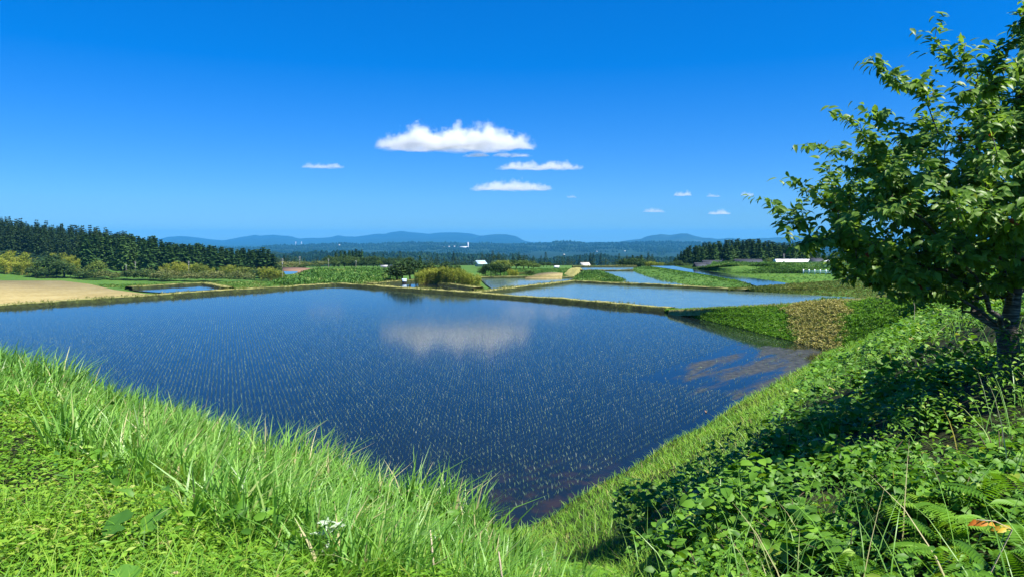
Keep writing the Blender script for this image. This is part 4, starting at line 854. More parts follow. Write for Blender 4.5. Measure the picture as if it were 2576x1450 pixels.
for u in np.arange(1348, 1400, 9): broad(u, R_(215, 230), R_(656, 662), 'small dark tree beside the white roofed house', 'trees beside the white roofed house', 1.4)
# right of the centre
for u, v in ((1566, 652), (1574, 648), (1586, 646), (1598, 648), (1610, 650), (1622, 652)): broad(u, R_(205, 215), v, 'dark round tree beyond the far end of the pale paddies', 'trees beyond the pale paddies', 1.4)
for u, v in ((1590, 642), (1612, 641), (1604, 645)): cedar(u, 222, v, 'small pointed cedar above the round trees beyond the pale paddies', 'small cedars beyond the pale paddies', 1.5)
for u, v in ((1630, 655), (1640, 653), (1650, 655), (1660, 657)): bamboo(u, 205, v, 'yellow bamboo left of the right cedar wood', 'yellow bamboo by the right wood', 1.2)
for u in np.arange(1664, 1760, 10): broad(u, R_(210, 225), R_(652, 662), 'low dark tree along the foot of the right cedar wood', 'low trees below the right cedars', 1.5)
top_r = lambda u: np.interp(u, [1700, 1712, 1726, 1759, 1784, 1834, 1858, 1892, 1922, 1947, 1972, 2010, 2060, 2200], [640, 625, 616, 611, 607, 602, 599, 599, 603, 607, 608, 612, 630, 638])
for u in np.arange(1706, 2060, 7.0): cedar(u + R_(-3, 3), R_(262, 290), top_r(u) + abs(rng.normal(0, 5)), 'dark cedar on the skyline of the right cedar wood', 'skyline cedars of the right wood', 1.3)
for u in np.arange(1700, 2060, 9.0): cedar(u + R_(-4, 4), R_(235, 258), top_r(u) + 7 + abs(rng.normal(3, 5)), 'dark cedar in the front of the right cedar wood', 'front cedars of the right wood', 1.4)
for u in np.arange(1980, 2260, 11): broad(u, R_(240, 260), R_(640, 648), 'low dark tree behind the white greenhouses', 'trees behind the greenhouses', 1.4)
for u in np.arange(1830, 1945, 12): broad(u, R_(215, 230), R_(648, 654), 'dark leafy tree behind the long dark roof', 'trees behind the farm roofs', 1.5)
broad(1930, 178, 645, 'bright yellow green bush beside the long dark roof', None, .75, PAL); bush(1800, 172, 657, 'yellow green shrub behind the first dark roof', None, 1.5, PBU)

# the rest of the hillside and the wooded valley ridges, far off, as one mass each
def low_tree(V, F, keep): i = rng.choice(len(F), keep, replace=False); f = F[i]; uq, inv = np.unique(f, return_inverse=True); return V[uq], inv.reshape(f.shape)
LOWC = [low_tree(*q[1], 420) for q in CED]; LOWB = [low_tree(*q[1], 300) for q in BRO]
bk = np.array(back); 
V, F, T = scatter(LOWC, bk[:, :3], bk[:, 3], np.clip(rng.normal(.45, .2, len(bk)), 0, 1), .02); V = V.copy()
M['forest'] = leaf_mat('forest_leaf', [(0, (.012, .03, .012)), (.5, (.026, .058, .018)), (1, (.07, .105, .03))], .12, .7, .1)
stuff('forest', V, F, T, M['forest'], 'dark conifer forest filling the back of the left hill', 'forest')
TINY = [(np.array([[np.cos(a) * r, np.sin(a) * r, z] for (r, z) in ((.34, .0), (.42, .35), (.22, .75)) for a in np.arange(5) * 1.257 + z] + [[0, 0, 1]]) * [1, 1, 1] + np.concatenate([rng.normal(0, .06, (15, 3)), np.zeros((1, 3))]),
         np.array([[r * 5 + i, r * 5 + (i + 1) % 5, r * 5 + 5 + (i + 1) % 5] for r in range(2) for i in range(5)] + [[r * 5 + i, r * 5 + 5 + (i + 1) % 5, r * 5 + 5 + i] for r in range(2) for i in range(5)] + [[10 + i, 10 + (i + 1) % 5, 15] for i in range(5)])) for _ in range(6)]
M['valley'] = leaf_mat('valley_forest', [(0, (.004, .018, .010)), (.5, (.010, .036, .016)), (1, (.03, .065, .024))], .1, .8, .05)
def on_hill(name, n, smin, smax, label, ub):
    o = bpy.data.objects[name]; me = o.data; c = np.empty(len(me.vertices) * 3, np.float32); me.vertices.foreach_get('co', c); c = c.reshape(-1, 3)
    i = rng.integers(0, len(c) - 700, n * 4); f = rng.random((n * 4, 2)); p = c[i] * (1 - f[:, :1]) + c[i + 1] * f[:, :1]; q2 = c[i + 600] * (1 - f[:, :1]) + c[i + 601] * f[:, :1]; p = p * (1 - f[:, 1:]) + q2 * f[:, 1:]
    uu = CU + FPX * p[:, 0] / p[:, 1]; k = (uu > ub[0]) & (uu < ub[1]) & (fbm(p[:, 0] * .004, p[:, 1] * .004, 3) < .22) & (np.linalg.norm(c[i] - c[i + 1], axis=1) < 60); p = p[k][:n]
    T0 = np.clip(rng.normal(.4, .2, len(p)) + .4 * fbm(p[:, 0] * .006, p[:, 1] * .006, 2), 0, 1)
    V, F, T = scatter(TINY, p, rng.uniform(smin, smax, len(p)), T0, .03); stuff('woods', V, F, T, M['valley'], label, 'woods')
on_hill('hills.001', 24000, 3, 6.5, 'dark green woods over the nearer valley ridge', (300, 2500)); on_hill('hills', 30000, 5, 12, 'blue hazy woods over the far valley hills', (300, 2500))
# trees standing on the valley slope just beyond the plateau
n = 2600; u = rng.uniform(560, 2400, n); d = rng.uniform(340, 640, n); x = az(u) * d; z = H(x, d); V, F, T = scatter(LOWB + LOWC, np.stack([x, d, z], 1), rng.uniform(4, 8.5, n), np.clip(rng.normal(.45, .22, n), 0, 1), .03)
stuff('woods', V, F, T, M['forest'], 'mixed woods on the slope falling away beyond the paddies', 'woods')
# ------------------------------------------------------------------ farm buildings, poles and small things
M['roof'] = plain('dark_roof_tile', (.06, .068, .085), .55, .4, 0, .15, 4); M['wallpale'] = plain('pale_wall', (.55, .53, .48), .8, .2, 0, .1)
M['white'] = plain('white_sheet', (.80, .82, .85), .45, .4); M['wood'] = plain('dark_wood', (.10, .075, .05), .8, .2, 0, .25); M['concrete'] = plain('concrete_pole', (.33, .31, .28), .85, .2, 0, .1)
M['metal'] = plain('grey_metal', (.38, .40, .43), .4, .5, .6); M['rail'] = plain('pale_cyan_rail', (.35, .62, .66), .5, .4); M['glass'] = plain('dark_glass', (.03, .04, .05), .1, .6); M['blue'] = plain('pale_blue_roof', (.45, .60, .72), .5, .4)
M['straw'] = plain('dead_stalk', (.52, .43, .30), .8, .2, 0, .2); M['orange'] = leaf_mat('orange_leaf', [(0, (.55, .16, .02)), (.5, (.70, .30, .03)), (1, (.62, .52, .05))], .3, .5, .3); M['silver'] = leaf_mat('mugwort_leaf', [(0, (.35, .45, .30)), (1, (.60, .68, .55))], .2, .6, .2)
M['big'] = leaf_mat('butterbur_leaf', [(0, (.06, .17, .02)), (1, (.11, .27, .03))], .25, .5, .3)

def gable(name, u, vb, vr, d, W, D, rz, label, cat, roof='roof', walls='wallpale', z=None, over=.35, rise=None, group=None):
    """house standing at column u, distance d: ridge seen at row vr"""
    x = az(u) * d; zb = float(H(x, d)) - .2 if z is None else z; ridge = atd(u, vr, d)[2] - zb; rise = rise or min(ridge * .42, D * .32); wh = ridge - rise
    o = empty(name, (x, d, zb), rz); tag(o, label, cat, group)
    b = MB(); w, q = W / 2, D / 2
    b.box((0, 0, wh / 2), (W, D, wh)); V = [(-w, -q, wh), (-w, q, wh), (-w, 0, ridge - .06), (w, -q, wh), (w, q, wh), (w, 0, ridge - .06)]; b.add(V, [[0, 1, 2], [3, 5, 4]])
    c = obj('wall', b.mesh('wall', M[walls]), o)
    b = MB(); W2, q2 = w + over, q + over; dz = rise * (over / q); t = .14
    for s in (-1, 1):
        V = [(-W2, 0, ridge), (W2, 0, ridge), (W2, s * q2, wh - dz), (-W2, s * q2, wh - dz)]; V += [(a, e, f + t) for a, e, f in V]
        b.add(V, [[0, 1, 2, 3], [4, 7, 6, 5], [0, 4, 5, 1], [1, 5, 6, 2], [2, 6, 7, 3], [3, 7, 4, 0]])
    b.tube([(-W2 - .05, 0, ridge + t), (W2 + .05, 0, ridge + t)], .14, 6)
    r = obj('roof', b.mesh('roof', M[roof]), o)
    if wh > 1.2:
        for s in (-.28, .22):
            b = MB(); b.box((s * W, -q - .02, wh * .55), (W * .16, .06, wh * .4)); f = obj('window', b.mesh('window', M['glass']), o)
            b = MB(); [b.box((s * W + dx, -q - .035, wh * .55), (.07, .05, wh * .44)) for dx in (-W * .08, 0, W * .08)]; obj('frame', b.mesh('frame', M['white']), f)
        b = MB(); b.box((0, -q - .03, wh * .4), (W * .10, .08, wh * .8)); obj('door', b.mesh('door', M['wood']), o)
    return o
gable('farm_shed', 1786, 664, 657.5, 172, 3.4, 2.2, .1, 'small dark roofed shed just left of the gabled roof by the right wood', 'shed', z=-.6)
gable('farmhouse', 1816, 664, 655, 176, 2.6, 2.4, 1.35, 'dark house with its gable end facing the paddies beside a small shed', 'house', z=-.8, rise=.7)
gable('barn', 1879, 664, 654.5, 178, 6.2, 4.2, .08, 'long barn with a broad dark tiled roof behind the green mound', 'barn', z=-.8, rise=1.0)
gable('hut', 1759, 671, 664, 150, 1.8, 1.4, .2, 'tiny dark wooden hut at the edge of the narrow blue paddy', 'hut', walls='wood', z=-.1)
gable('farm_shed', 2050, 661, 651.8, 205, 2.6, 2.0, .0, 'dark hipped shed standing against the white greenhouses', 'shed', z=-1.2)
gable('house', 1400, 676, 670.5, 200, 1.1, 1.2, -.4, 'small white roofed house beside dark trees in the centre distance', 'house', roof='white', z=-1.6, over=.12)
gable('house', 1208, 668, 657.5, 205, 2.2, 2.4, .5, 'blue roofed white house half hidden behind the bamboo grove', 'house', roof='blue', z=-1.4)
gable('farm_shed', 973, 675, 670, 170, 2.0, 1.6, .1, 'flat grey shed left of its twin at the end of the green field', 'shed', roof='metal', z=-1.0)
gable('farm_shed', 992, 676, 670, 165, 2.2, 1.8, -.2, 'dark grey shed right of its twin beside the dark round trees', 'shed', z=-1.0)
gable('farm_shed', 1017, 708, 705.2, 107, .5, .5, .2, 'low pale blue shed under the very dark tree', 'shed', roof='blue', walls='wood', over=.05, z=-.15)
gable('house', 1470, 668, 661.5, 330, 3.6, 3, .3, 'pale house roof among far trees above the pale paddies', 'house', roof='wallpale')
# greenhouses: arched white tunnels
def tunnel(u0, u1, vt, d, wdt, label):
    x0, x1 = az(u0) * d, az(u1) * d; zt = atd(u0, vt, d)[2]; o = empty('greenhouse', ((x0 + x1) / 2, d, zt - 2.2)); tag(o, label, 'greenhouse', 'white greenhouses')
    L = x1 - x0; th = np.linspace(0, math.pi, 13); n = 26; X = np.linspace(-L / 2, L / 2, n)
    V = np.array([[x, -wdt / 2 * math.cos(t), 2.2 * math.sin(t) ** .8] for x in X for t in th]); i = np.arange(n - 1)[:, None] * 13; j = np.arange(12)[None]
    obj('cover', mesh('cover', V, np.stack([i + j, i + j + 1, i + 14 + j, i + 13 + j], -1).reshape(-1, 4), M['white'], smooth=True), o)
    e = MB()
    for s in (-1, 1): e.add(np.array([[s * L / 2, -wdt / 2 * math.cos(t), 2.2 * math.sin(t) ** .8] for t in th] + [[s * L / 2, 0, 0]]), [[k, k + 1, 13] for k in range(12)])
    obj('end_wall', e.mesh('end_wall', M['white']), o)
    for k in range(0, n, 5):
        b = MB(); b.tube([(X[k], -(wdt / 2 + .05) * math.cos(t), 2.26 * math.sin(t) ** .8) for t in th], .05, 4); obj('hoop', b.mesh('hoop', M['metal']), o)
tunnel(1946, 2036, 651.8, 218, 3.0, 'white arched greenhouse left of the dark hipped shed'); tunnel(2040, 2200, 653.2, 226, 3.0, 'long white greenhouse running behind the cherry branches')
# low white posts with a pale rail
x0 = at(2020, 690, .42); x1 = at(2135, 692, .42); o = empty('guard_rail', x0); tag(o, 'low pale cyan rail on short white posts along the far embankment', 'guard rail')
for f in np.linspace(0, 1, 9):
    b = MB(); c = (x1 - x0) * f; b.box((c[0], c[1], .42), (.16, .12, .84)); obj('post', b.mesh('post', M['white']), o)
for h in (.38, .62):
    b = MB(); d_ = x1 - x0; b.box((d_[0] / 2, d_[1] / 2 - .09, h), (np.hypot(*d_[:2]), .05, .10), math.atan2(d_[1], d_[0])); obj('rail', b.mesh('rail', M['rail']), o)
# utility poles
def pole(u, vt, d, label, arm=True, r=.055):
    x = az(u) * d; zb = float(H(x, d)) - .2; h = atd(u, vt, d)[2] - zb; o = empty('utility_pole', (x, d, zb)); tag(o, label, 'utility pole', 'utility poles')
    b = MB(); b.tube([(0, 0, 0), (0, 0, h * .5), (0, 0, h)], [r, r * .9, r * .75], 8); obj('pole', b.mesh('pole', M['concrete'], True), o)
    for k, f in enumerate((.95, .87)):
        b = MB(); b.box((0, -.06, h * f), (h * .13, .05, .05)); a = obj('crossarm', b.mesh('crossarm', M['metal']), o)
        for s in (-.45, 0, .45): b = MB(); b.tube([(s * h * .15, -.06, h * f + .03), (s * h * .15, -.06, h * f + .12)], .025, 6); obj('insulator', b.mesh('insulator', M['concrete']), a)
    b = MB(); b.tube([(.09, -.06, h * .74), (.09, -.06, h * .80)], .06, 8); obj('transformer', b.mesh('transformer', M['metal'], True), o)
for u, vt, d, l in ((711, 650, 205, 'pale utility pole behind the brown field'), (755, 645, 235, 'utility pole beyond the right end of the brown field'), (827, 651, 225, 'utility pole at the left of the wood beyond the green field'), (896, 655, 215, 'utility pole before the middle of the central wood'), (1969, 638, 200, 'utility pole in front of the white greenhouses'), (342, 658, 240, 'pale pole standing among the cedars above the small left pond'), (319, 665, 238, 'shorter pale pole left of another against the left cedars'), (476, 656, 238, 'pale pole rising from the ochre bamboo')): pole(u, vt, d, l)
# far tower and pylons
p = atd(1177, 622, 4300); o = empty('tower', p - [0, 0, 8]); tag(o, 'slim white tower on the far wooded hills below the mountains', 'tower')
b = MB(); b.tube([(0, 0, 0), (0, 0, 18), (0, 0, 34)], [4.2, 3.4, 3.0], 10); obj('shaft', b.mesh('shaft', M['white'], True), o); b = MB(); b.box((-26, 0, 8), (44, 14, 9)); obj('building', b.mesh('building', M['white']), o); b = MB(); b.tube([(0, 0, 34), (0, 0, 35), (0, 0, 38)], [4.6, 4.6, 1.2], 10); obj('cap', b.mesh('cap', M['white'], True), o)
for u, l in ((744, 'left one of two lattice pylons faint before the mountains'), (758, 'right one of two lattice pylons faint before the mountains')):
    p = atd(u, 618, 6200); o = empty('pylon', p); tag(o, l, 'pylon', 'pylons'); h = 34
    for sx in (-1, 1):
        for sy in (-1, 1): b = MB(); b.tube([(sx * 4, sy * 4, 0), (sx * 1, sy * 1, h)], .5, 4); obj('leg', b.mesh('leg', M['white']), o)
    for f in (.62, .78, .94): b = MB(); b.box((0, 0, h * f), (13, .9, .9)); obj('crossarm', b.mesh('crossarm', M['white']), o)
# far hamlet roofs
for i, (u, v, d) in enumerate([(1118, 621, 4200), (1130, 620, 4250), (1143, 619.5, 4300), (1105, 622, 4150), (855, 616, 4600), (1418, 640, 1450), (1500, 632, 3000), (1570, 631, 3100)]):
    gp = atd(u, v, d); W = d * .0018; gable('house', u, v + 1.5, v - .7, d, W, W * .7, rng.uniform(-.6, .6), ['white', 'pale', 'grey white', 'whitish'][i % 4] + ' far house speck on the hazy hills', 'house', roof='wallpale' if i % 3 else 'metal', z=gp[2] - d * .0012, rise=d * .0006, group='far houses on the hills')

# ------------------------------------------------------------------ plants and stalks that stand out close by
def gnd(u, v, d0=2.5, d1=40):
    for d in np.geomspace(d0, d1, 900):
        p = atd(u, v, d)
        if p[2] <= float(H(p[0], p[1])): return p
    return at(u, v)
def onb(u, dist): x = az(u) * dist; return np.array([x, dist, float(H(x, dist))])
tl = ['tall grass tussock nearest the dark corner of the paddy', 'tall grass tussock second from the paddy corner, tips over the water', 'big grass tussock at the bottom centre, blades fanning upright', 'grass tussock on the crest left of the bottom centre', 'wide grass tussock with arching blades at lower left centre', 'bent over grass tussock on the left bank crest', 'slender grass tussock at the bottom edge before the mown strip', 'grass tussock half hidden in the tall grass at lower left']
for (u, d, h), l in zip(((1290, 3.75, .50), (1180, 3.75, .58), (955, 3.8, .74), (800, 4.1, .62), (620, 4.5, .72), (480, 5.2, .66), (1420, 3.3, .40), (330, 5.2, .7)), tl):
    n = 130; P = rng.normal(0, 1, (n, 3)) * [.10, .08, 0]
    V, F, k = blades(P, rng.uniform(0, 6.3, n), rng.uniform(.55, 1, n) * h, rng.uniform(.010, .019, n), rng.uniform(.03, .28, n), rng.uniform(.1, .7, n), 6, WIND * .8)
    o = obj('grass_tussock', mesh('grass_tussock', V, F, M['tall_grass'], np.repeat(np.clip(rng.normal(.62, .16, n), 0, .95), k)), None, onb(u, d) - [0, 0, .03]); tag(o, l, 'grass tussock', 'grass tussocks along the left crest')
def stem_plant(name, loc, pts, r, m): b = MB(); b.tube(pts, r, 5); return obj(name, b.mesh(name, m, True), None, loc)
# dead branch with a curled dry leaf over the water
g0 = gnd(1850, 1085, 4, 14); o = empty('dead_branch', g0); tag(o, 'thin dead branch with one dry curled leaf reaching over the water', 'branch')
tip = atd(1777, 1036, g0[1] + .35) - g0; b = MB(); b.tube([(0, 0, -.1), tip * .5 + [0, 0, .03], tip], [.006, .004, .002], 5); b.tube([tip * .4, tip * .6 + [.06, 0, .08]], [.003, .0015], 4); obj('twig', b.mesh('twig', M['wood']), o)
V, F, k = leaves(np.array([tip, tip]), np.array([[-.5, 0, .5], [-.3, .2, -.4]]), np.array([[0, -.6, .6], [0, -1, .2]]), np.array([.10, .08]), np.array([.06, .05])); obj('dry_leaf', mesh('dry_leaf', V, F, plain('dry_leaf', (.26, .17, .11), .8, .1)), o)
# fallen dead brushwood near the far corner
g0 = gnd(2130, 905, 10, 45); o = empty('dead_branch', g0); tag(o, 'bare dead brushwood lying on the bank near the muddy corner', 'branch'); b = MB()
for q in range(7): a = rng.uniform(-.6, .9); e = np.array([1.2 * math.cos(a), .6 * rng.uniform(-1, 1), .25 + .35 * rng.random()]); b.tube([(0, 0, .05), e * .5 + [0, 0, .12], e], [.016, .011, .005], 5)
obj('twigs', b.mesh('twigs', M['straw']), o)
# pale stalks
for u, v0, v1, d, l in ((2300, 770, 735, 16, 'pale curved dead stalk in the dark shade beside the path'), (765, 1450, 1340, 4.0, 'white dry stalk upright in the grass at the bottom left of centre'), (1262, 1450, 1385, 3.6, 'short white dry stalk at the foot of the right tussocks'), (1090, 1420, 1330, 3.9, 'grey dry stalk leaning in the bottom tussocks')):
    a = atd(u, v0, d); e = atd(u - 8, v1, d + .05) - a; o = stem_plant('dead_stalk', a, [(0, 0, -.35), (0, 0, 0), e * .6, e], [.006, .006, .0055, .003], M['straw']); tag(o, l, 'dead stalk')
# leafy shrubs standing above the undergrowth of the right bank
def shrub_mesh(ls):
    n = 620; c = rdir(10, .1, 1) * rng.uniform(.25, .6, (10, 1)); q = rng.integers(0, 10, n); d = rdir(n, -.2, 1); Pn = c[q] * [.8, .8, .7] + d * rng.uniform(.18, .42, (n, 1)) * [1, 1, .8]; Pn[:, 2] = np.abs(Pn[:, 2])
    Ln = rng.uniform(.6, 1.15, n) * ls; V, F, k = leaves(Pn, unit(d * .6 + rdir(n, -.7, .2)), unit(d * .5 + rdir(n, .2, 1)), Ln, Ln * rng.uniform(.5, .75, n)); return mesh('foliage', V, F, M['under'], np.repeat(np.clip(rng.normal(.5, .2, n), 0, .97), k))
def shrub_stems():
    b = MB()
    for i in range(9): e = rdir(1, .3, 1)[0] * .7; b.tube([(0, 0, -.2), e * .5 + [0, 0, .05], e], [.014, .009, .004], 5)
    return b.mesh('stems', M['wood'])
SHR = [(shrub_mesh(.13), shrub_stems()) for _ in range(3)] + [(shrub_mesh(.19), shrub_stems()) for _ in range(2)]
for i, (u, d, s_, grp) in enumerate([(1745, 6.4, .5, 0), (1790, 5.4, .5, 0), (1830, 6.6, .55, 0), (1900, 7.4, .6, 0), (1960, 6.2, .5, 0), (1990, 8.6, .6, 0), (1800, 4.4, .42, 1), (1900, 4.7, .42, 1), (2030, 4.9, .45, 1), (2160, 4.3, .4, 1), (2300, 4.6, .45, 1), (2430, 4.2, .4, 1), (2540, 4.9, .45, 1), (2100, 7.0, .55, 2), (2230, 6.4, .5, 2), (2360, 7.2, .5, 2), (2150, 9.5, .6, 2), (2260, 11, .6, 2), (2060, 11.5, .7, 2), (2400, 9.6, .5, 2), (2180, 14, .7, 2)]):
    p = onb(u, d); f_, st_ = SHR[i % 5]; o = empty('shrub', p - [0, 0, .05], rng.uniform(0, 6.3)); o.scale = (s_ * 1.3, s_ * 1.3, s_ * rng.uniform(1.0, 1.35))
    for pn, me in (('foliage', f_), ('stems', st_)): c = bpy.data.objects.new(pn, me); COL.objects.link(c); c.parent = o
    tag(o, ['broad leaved shrub at the edge of the mown strip on the right bank', 'leafy shrub close by in the bottom right undergrowth', 'leafy shrub on the right bank under and beyond the cherry branches'][grp], 'shrub', ['shrubs edging the mown strip', 'shrubs at the bottom right', 'shrubs below the cherry tree'][grp])
# silvery mugwort
g0 = onb(812, 3.85); o = empty('mugwort', g0 + [0, 0, .12]); tag(o, 'silvery white cut leaved mugwort in the grass at the bottom', 'plant'); n = 30
b = MB(); b.tube([(0, 0, -.15), (0, 0, .1), (.01, 0, .24)], [.004, .003, .002], 5); obj('stem', b.mesh('stem', M['silver']), o)
a = rng.uniform(0, 6.3, n); V, F, k = leaves(np.stack([0 * a, 0 * a, rng.uniform(.0, .24, n)], 1), np.stack([np.cos(a), np.sin(a), rng.uniform(-.1, .6, n)], 1), rdir(n, .5, 1), rng.uniform(.05, .11, n), rng.uniform(.014, .026, n)); obj('foliage', mesh('foliage', V, F, M['silver'], np.repeat(rng.random(n), k)), o)
# butterbur: broad round leaves low in the weeds
def round_leaf(r, cup=.12):
    th = np.linspace(.35, 2 * math.pi - .35, 22); V = [[0, 0, 0]] + [[r * .55 * math.cos(t), r * .55 * math.sin(t), r * cup * .35] for t in th] + [[r * (1 + .05 * math.sin(9 * t)) * math.cos(t), r * (1 + .05 * math.sin(9 * t)) * math.sin(t), r * cup + .06 * r * math.sin(5 * t)] for t in th]
    return np.array(V), np.array([[0, 1 + i, 2 + i] for i in range(21)] + [[1 + i, 23 + i, 24 + i] for i in range(21)] + [[1 + i, 24 + i, 2 + i] for i in range(21)])
for (u, d), l in zip(((335, 3.95), (425, 4.0), (320, 3.2), (735, 3.9)), ('broad dark butterbur leaf low in the weeds at bottom left', 'broad butterbur leaf right of another in the bottom left weeds', 'butterbur leaf cut by the bottom edge at left', 'dark round butterbur leaf beside the bottom centre tussock')):
    g0 = onb(u, d); o = empty('butterbur', g0, rng.uniform(0, 6)); o.rotation_euler = (R(rng.uniform(28, 45)), R(-8), rng.uniform(-.5, .5)); tag(o, l, 'plant', 'butterbur plants')
    V, F = round_leaf(.085); obj('leaf', mesh('leaf', V + [0, 0, .24], F, M['big'], np.full(len(V), rng.random())), o); b = MB(); b.tube([(0, 0, -.1), (.01, 0, .1), (0, 0, .24)], .005, 5); obj('stem', b.mesh('stem', M['big']), o)
# reddish orange young shoot
g0 = onb(2440, 3.0); o = empty('orange_shoot', g0); tag(o, 'young shoot with orange and yellow leaves in the right undergrowth', 'plant')
t0 = atd(2545, 1330, 2.95) - g0; t1 = atd(2455, 1305, 2.9) - g0; b = MB(); b.tube([(0, 0, 0), t0, t0 * .5 + t1 * .5 + [0, 0, .015], t1], [.004, .003, .0025, .0015], 5); obj('stem', b.mesh('stem', M['straw']), o)
k_ = 7; f = np.linspace(0, 1, k_)[:, None]; V, F, k = leaves(t0 * (1 - f) + t1 * f, np.stack([np.full(k_, -.8), rng.uniform(-.6, .2, k_), rng.uniform(-.5, .3, k_)], 1), rdir(k_, .5, 1) + [0, -.6, 0], np.full(k_, .048), np.full(k_, .022)); obj('foliage', mesh('foliage', V, F, M['orange'], np.repeat(np.linspace(1, 0, k_), k)), o)
# ------------------------------------------------------------------ clouds: bodies of scattering mist high above the hills
def cloud_mat(name, seed, dens, scale, thr):
    m = bpy.data.materials.new(name); m.use_nodes = True; nt = m.node_tree; nt.nodes.clear(); L = nt.links.new
    out = nt.nodes.new('ShaderNodeOutputMaterial'); tc = nt.nodes.new('ShaderNodeTexCoord'); pv = nt.nodes.new('ShaderNodeVolumePrincipled')
    pv.inputs['Color'].default_value = (.98, .98, .98, 1); pv.inputs['Anisotropy'].default_value = .0
    sx = nt.nodes.new('ShaderNodeSeparateXYZ'); L(tc.outputs['Object'], sx.inputs[0])
    def mth(op, a, b=None):
        n = nt.nodes.new('ShaderNodeMath'); n.operation = op
        for i, q in enumerate((a, b)):
            if q is None: continue
            if hasattr(q, 'type'): L(q, n.inputs[i])
            else: n.inputs[i].default_value = q
        return n.outputs[0]
    x, y, z = sx.outputs
    r2 = mth('ADD', mth('POWER', mth('ABSOLUTE', x), 2.4), mth('MULTIPLY', y, y))          # object space runs -1..1 along and across, 0..1 up
    mp2 = nt.nodes.new('ShaderNodeMapping'); mp2.inputs['Location'].default_value = (seed * 2.3, seed, 4); mp2.inputs['Scale'].default_value = (scale[0] * .42, scale[1] * .3, .3); L(tc.outputs['Object'], mp2.inputs[0])
    low = N(nt, 'ShaderNodeTexNoise', Scale=1.0, Detail=2., Roughness=.5); L(mp2.outputs[0], low.inputs['Vector'])
    top = mth('MULTIPLY', mth('POWER', mth('MAXIMUM', mth('SUBTRACT', 1.0, r2), 0.0), .5), mth('ADD', mth('MULTIPLY', mth('SUBTRACT', low.outputs[0], .5), 2.4), .92))
    body = mth('SUBTRACT', mth('MULTIPLY', top, .62), z)
    base = mth('ADD', mth('MULTIPLY', z, 6.0), mth('MULTIPLY', mth('SUBTRACT', .56, low.outputs[0]), 2.2))
    mp = nt.nodes.new('ShaderNodeMapping'); mp.inputs['Location'].default_value = (seed, seed * 1.7, 0); mp.inputs['Scale'].default_value = scale; L(tc.outputs['Object'], mp.inputs[0])
    nz = N(nt, 'ShaderNodeTexNoise', Scale=1.0, Detail=7., Roughness=.68); L(mp.outputs[0], nz.inputs['Vector'])
    f = mth('ADD', body, mth('MULTIPLY', mth('SUBTRACT', nz.outputs[0], thr), 1.7))
    f = mth('MINIMUM', f, mth('SUBTRACT', base, mth('MULTIPLY', nz.outputs[0], .9)))
    f = mth('MULTIPLY', mth('MINIMUM', mth('MAXIMUM', mth('MULTIPLY', f, 3.6), 0.0), 1.0), mth('MINIMUM', mth('MULTIPLY', mth('MAXIMUM', mth('SUBTRACT', 1.0, r2), 0.0), 5.0), 1.0))
    L(mth('MULTIPLY', f, dens), pv.inputs['Density']); L(pv.outputs[0], out.inputs['Volume'])
    m.cycles.volume_step_rate = .3
    return m
def cloud(u0, u1, vt, vb, d, seed, label, dens=.03, scale=(5, 3, 2.2), thr=.5, group=None, depth=.45):
    a = atd(u0, vb, d); c = atd(u1, vb, d); t = atd((u0 + u1) / 2, vt, d); L_ = (c[0] - a[0]) / 2 * 1.06; hz = (t[2] - a[2]) * 1.15
    n1, n2 = 28, 10; V = []
    for j in range(n2):
        f = j / (n2 - 1)
        for i in range(n1): th = i / n1 * 2 * math.pi; r = math.sqrt(max(1 - (f * .92) ** 2, 0)); V.append((math.cos(th) * r, math.sin(th) * r, f))
    V += [(0, 0, 0), (0, 0, 1)]; F = [[j * n1 + i, j * n1 + (i + 1) % n1, (j + 1) * n1 + (i + 1) % n1, (j + 1) * n1 + i] for j in range(n2 - 1) for i in range(n1)]
    T = [[(i + 1) % n1, i, n1 * n2] for i in range(n1)] + [[(n2 - 1) * n1 + i, (n2 - 1) * n1 + (i + 1) % n1, n1 * n2 + 1] for i in range(n1)]
    V = np.array(V); V[:, :2] *= 1.08
    o = obj('cloud', mesh('cloud', V, [np.array(F), np.array(T)], cloud_mat('cloud_mist', seed, dens, scale, thr)), None, ((a[0] + c[0]) / 2, d, a[2])); o.scale = (L_, L_ * depth, hz)
    tag(o, label, 'cloud', group); return o
cloud(950, 1342, 311, 378, 5600, 3.1, 'large white cumulus cloud with flat grey base in mid sky', .013, (8, 5, 3.0), .47)
cloud(1163, 1232, 380, 395, 5600, 5.3, 'small cloud scrap just under the middle of the big cumulus', .02, (3, 3, 1.6), .52)
cloud(1238, 1338, 378, 395, 5600, 8.9, 'thin cloud scrap under the right end of the big cumulus', .015, (4, 3, 1.6), .55)
cloud(1248, 1466, 400, 427, 6000, 12.4, 'long low white cloud right of and below the big cumulus', .010, (8, 4, 2.6), .5)
cloud(1184, 1390, 450, 480, 6500, 17.2, 'long white cloud lowest of the central cloud stack', .010, (8, 4, 2.6), .49)
cloud(758, 866, 407, 424, 6500, 21.7, 'small flat cloud standing alone left of the big cumulus', .008, (4, 3, 1.7), .5)
cloud(1694, 1740, 477, 494, 7000, 25.1, 'small puffy cloud highest at right above the round mountain', .02, (3, 3, 1.6), .48)
cloud(1776, 1812, 485, 496, 7000, 28.3, 'tiny faint cloud between two small puffs at right', .012, (3, 3, 1.6), .5)
cloud(1862, 1896, 480, 494, 7000, 31.9, 'tiny white cloud nearest the cherry tree tips', .018, (3, 3, 1.6), .48)
cloud(1780, 1838, 525, 540, 7500, 35.5, 'small low white cloud above the right cedar wood', .018, (3.4, 3, 1.6), .48)
cloud(1616, 1674, 520, 535, 7500, 39.2, 'small wispy low cloud above the right mountain', .010, (3.4, 3, 1.6), .5)
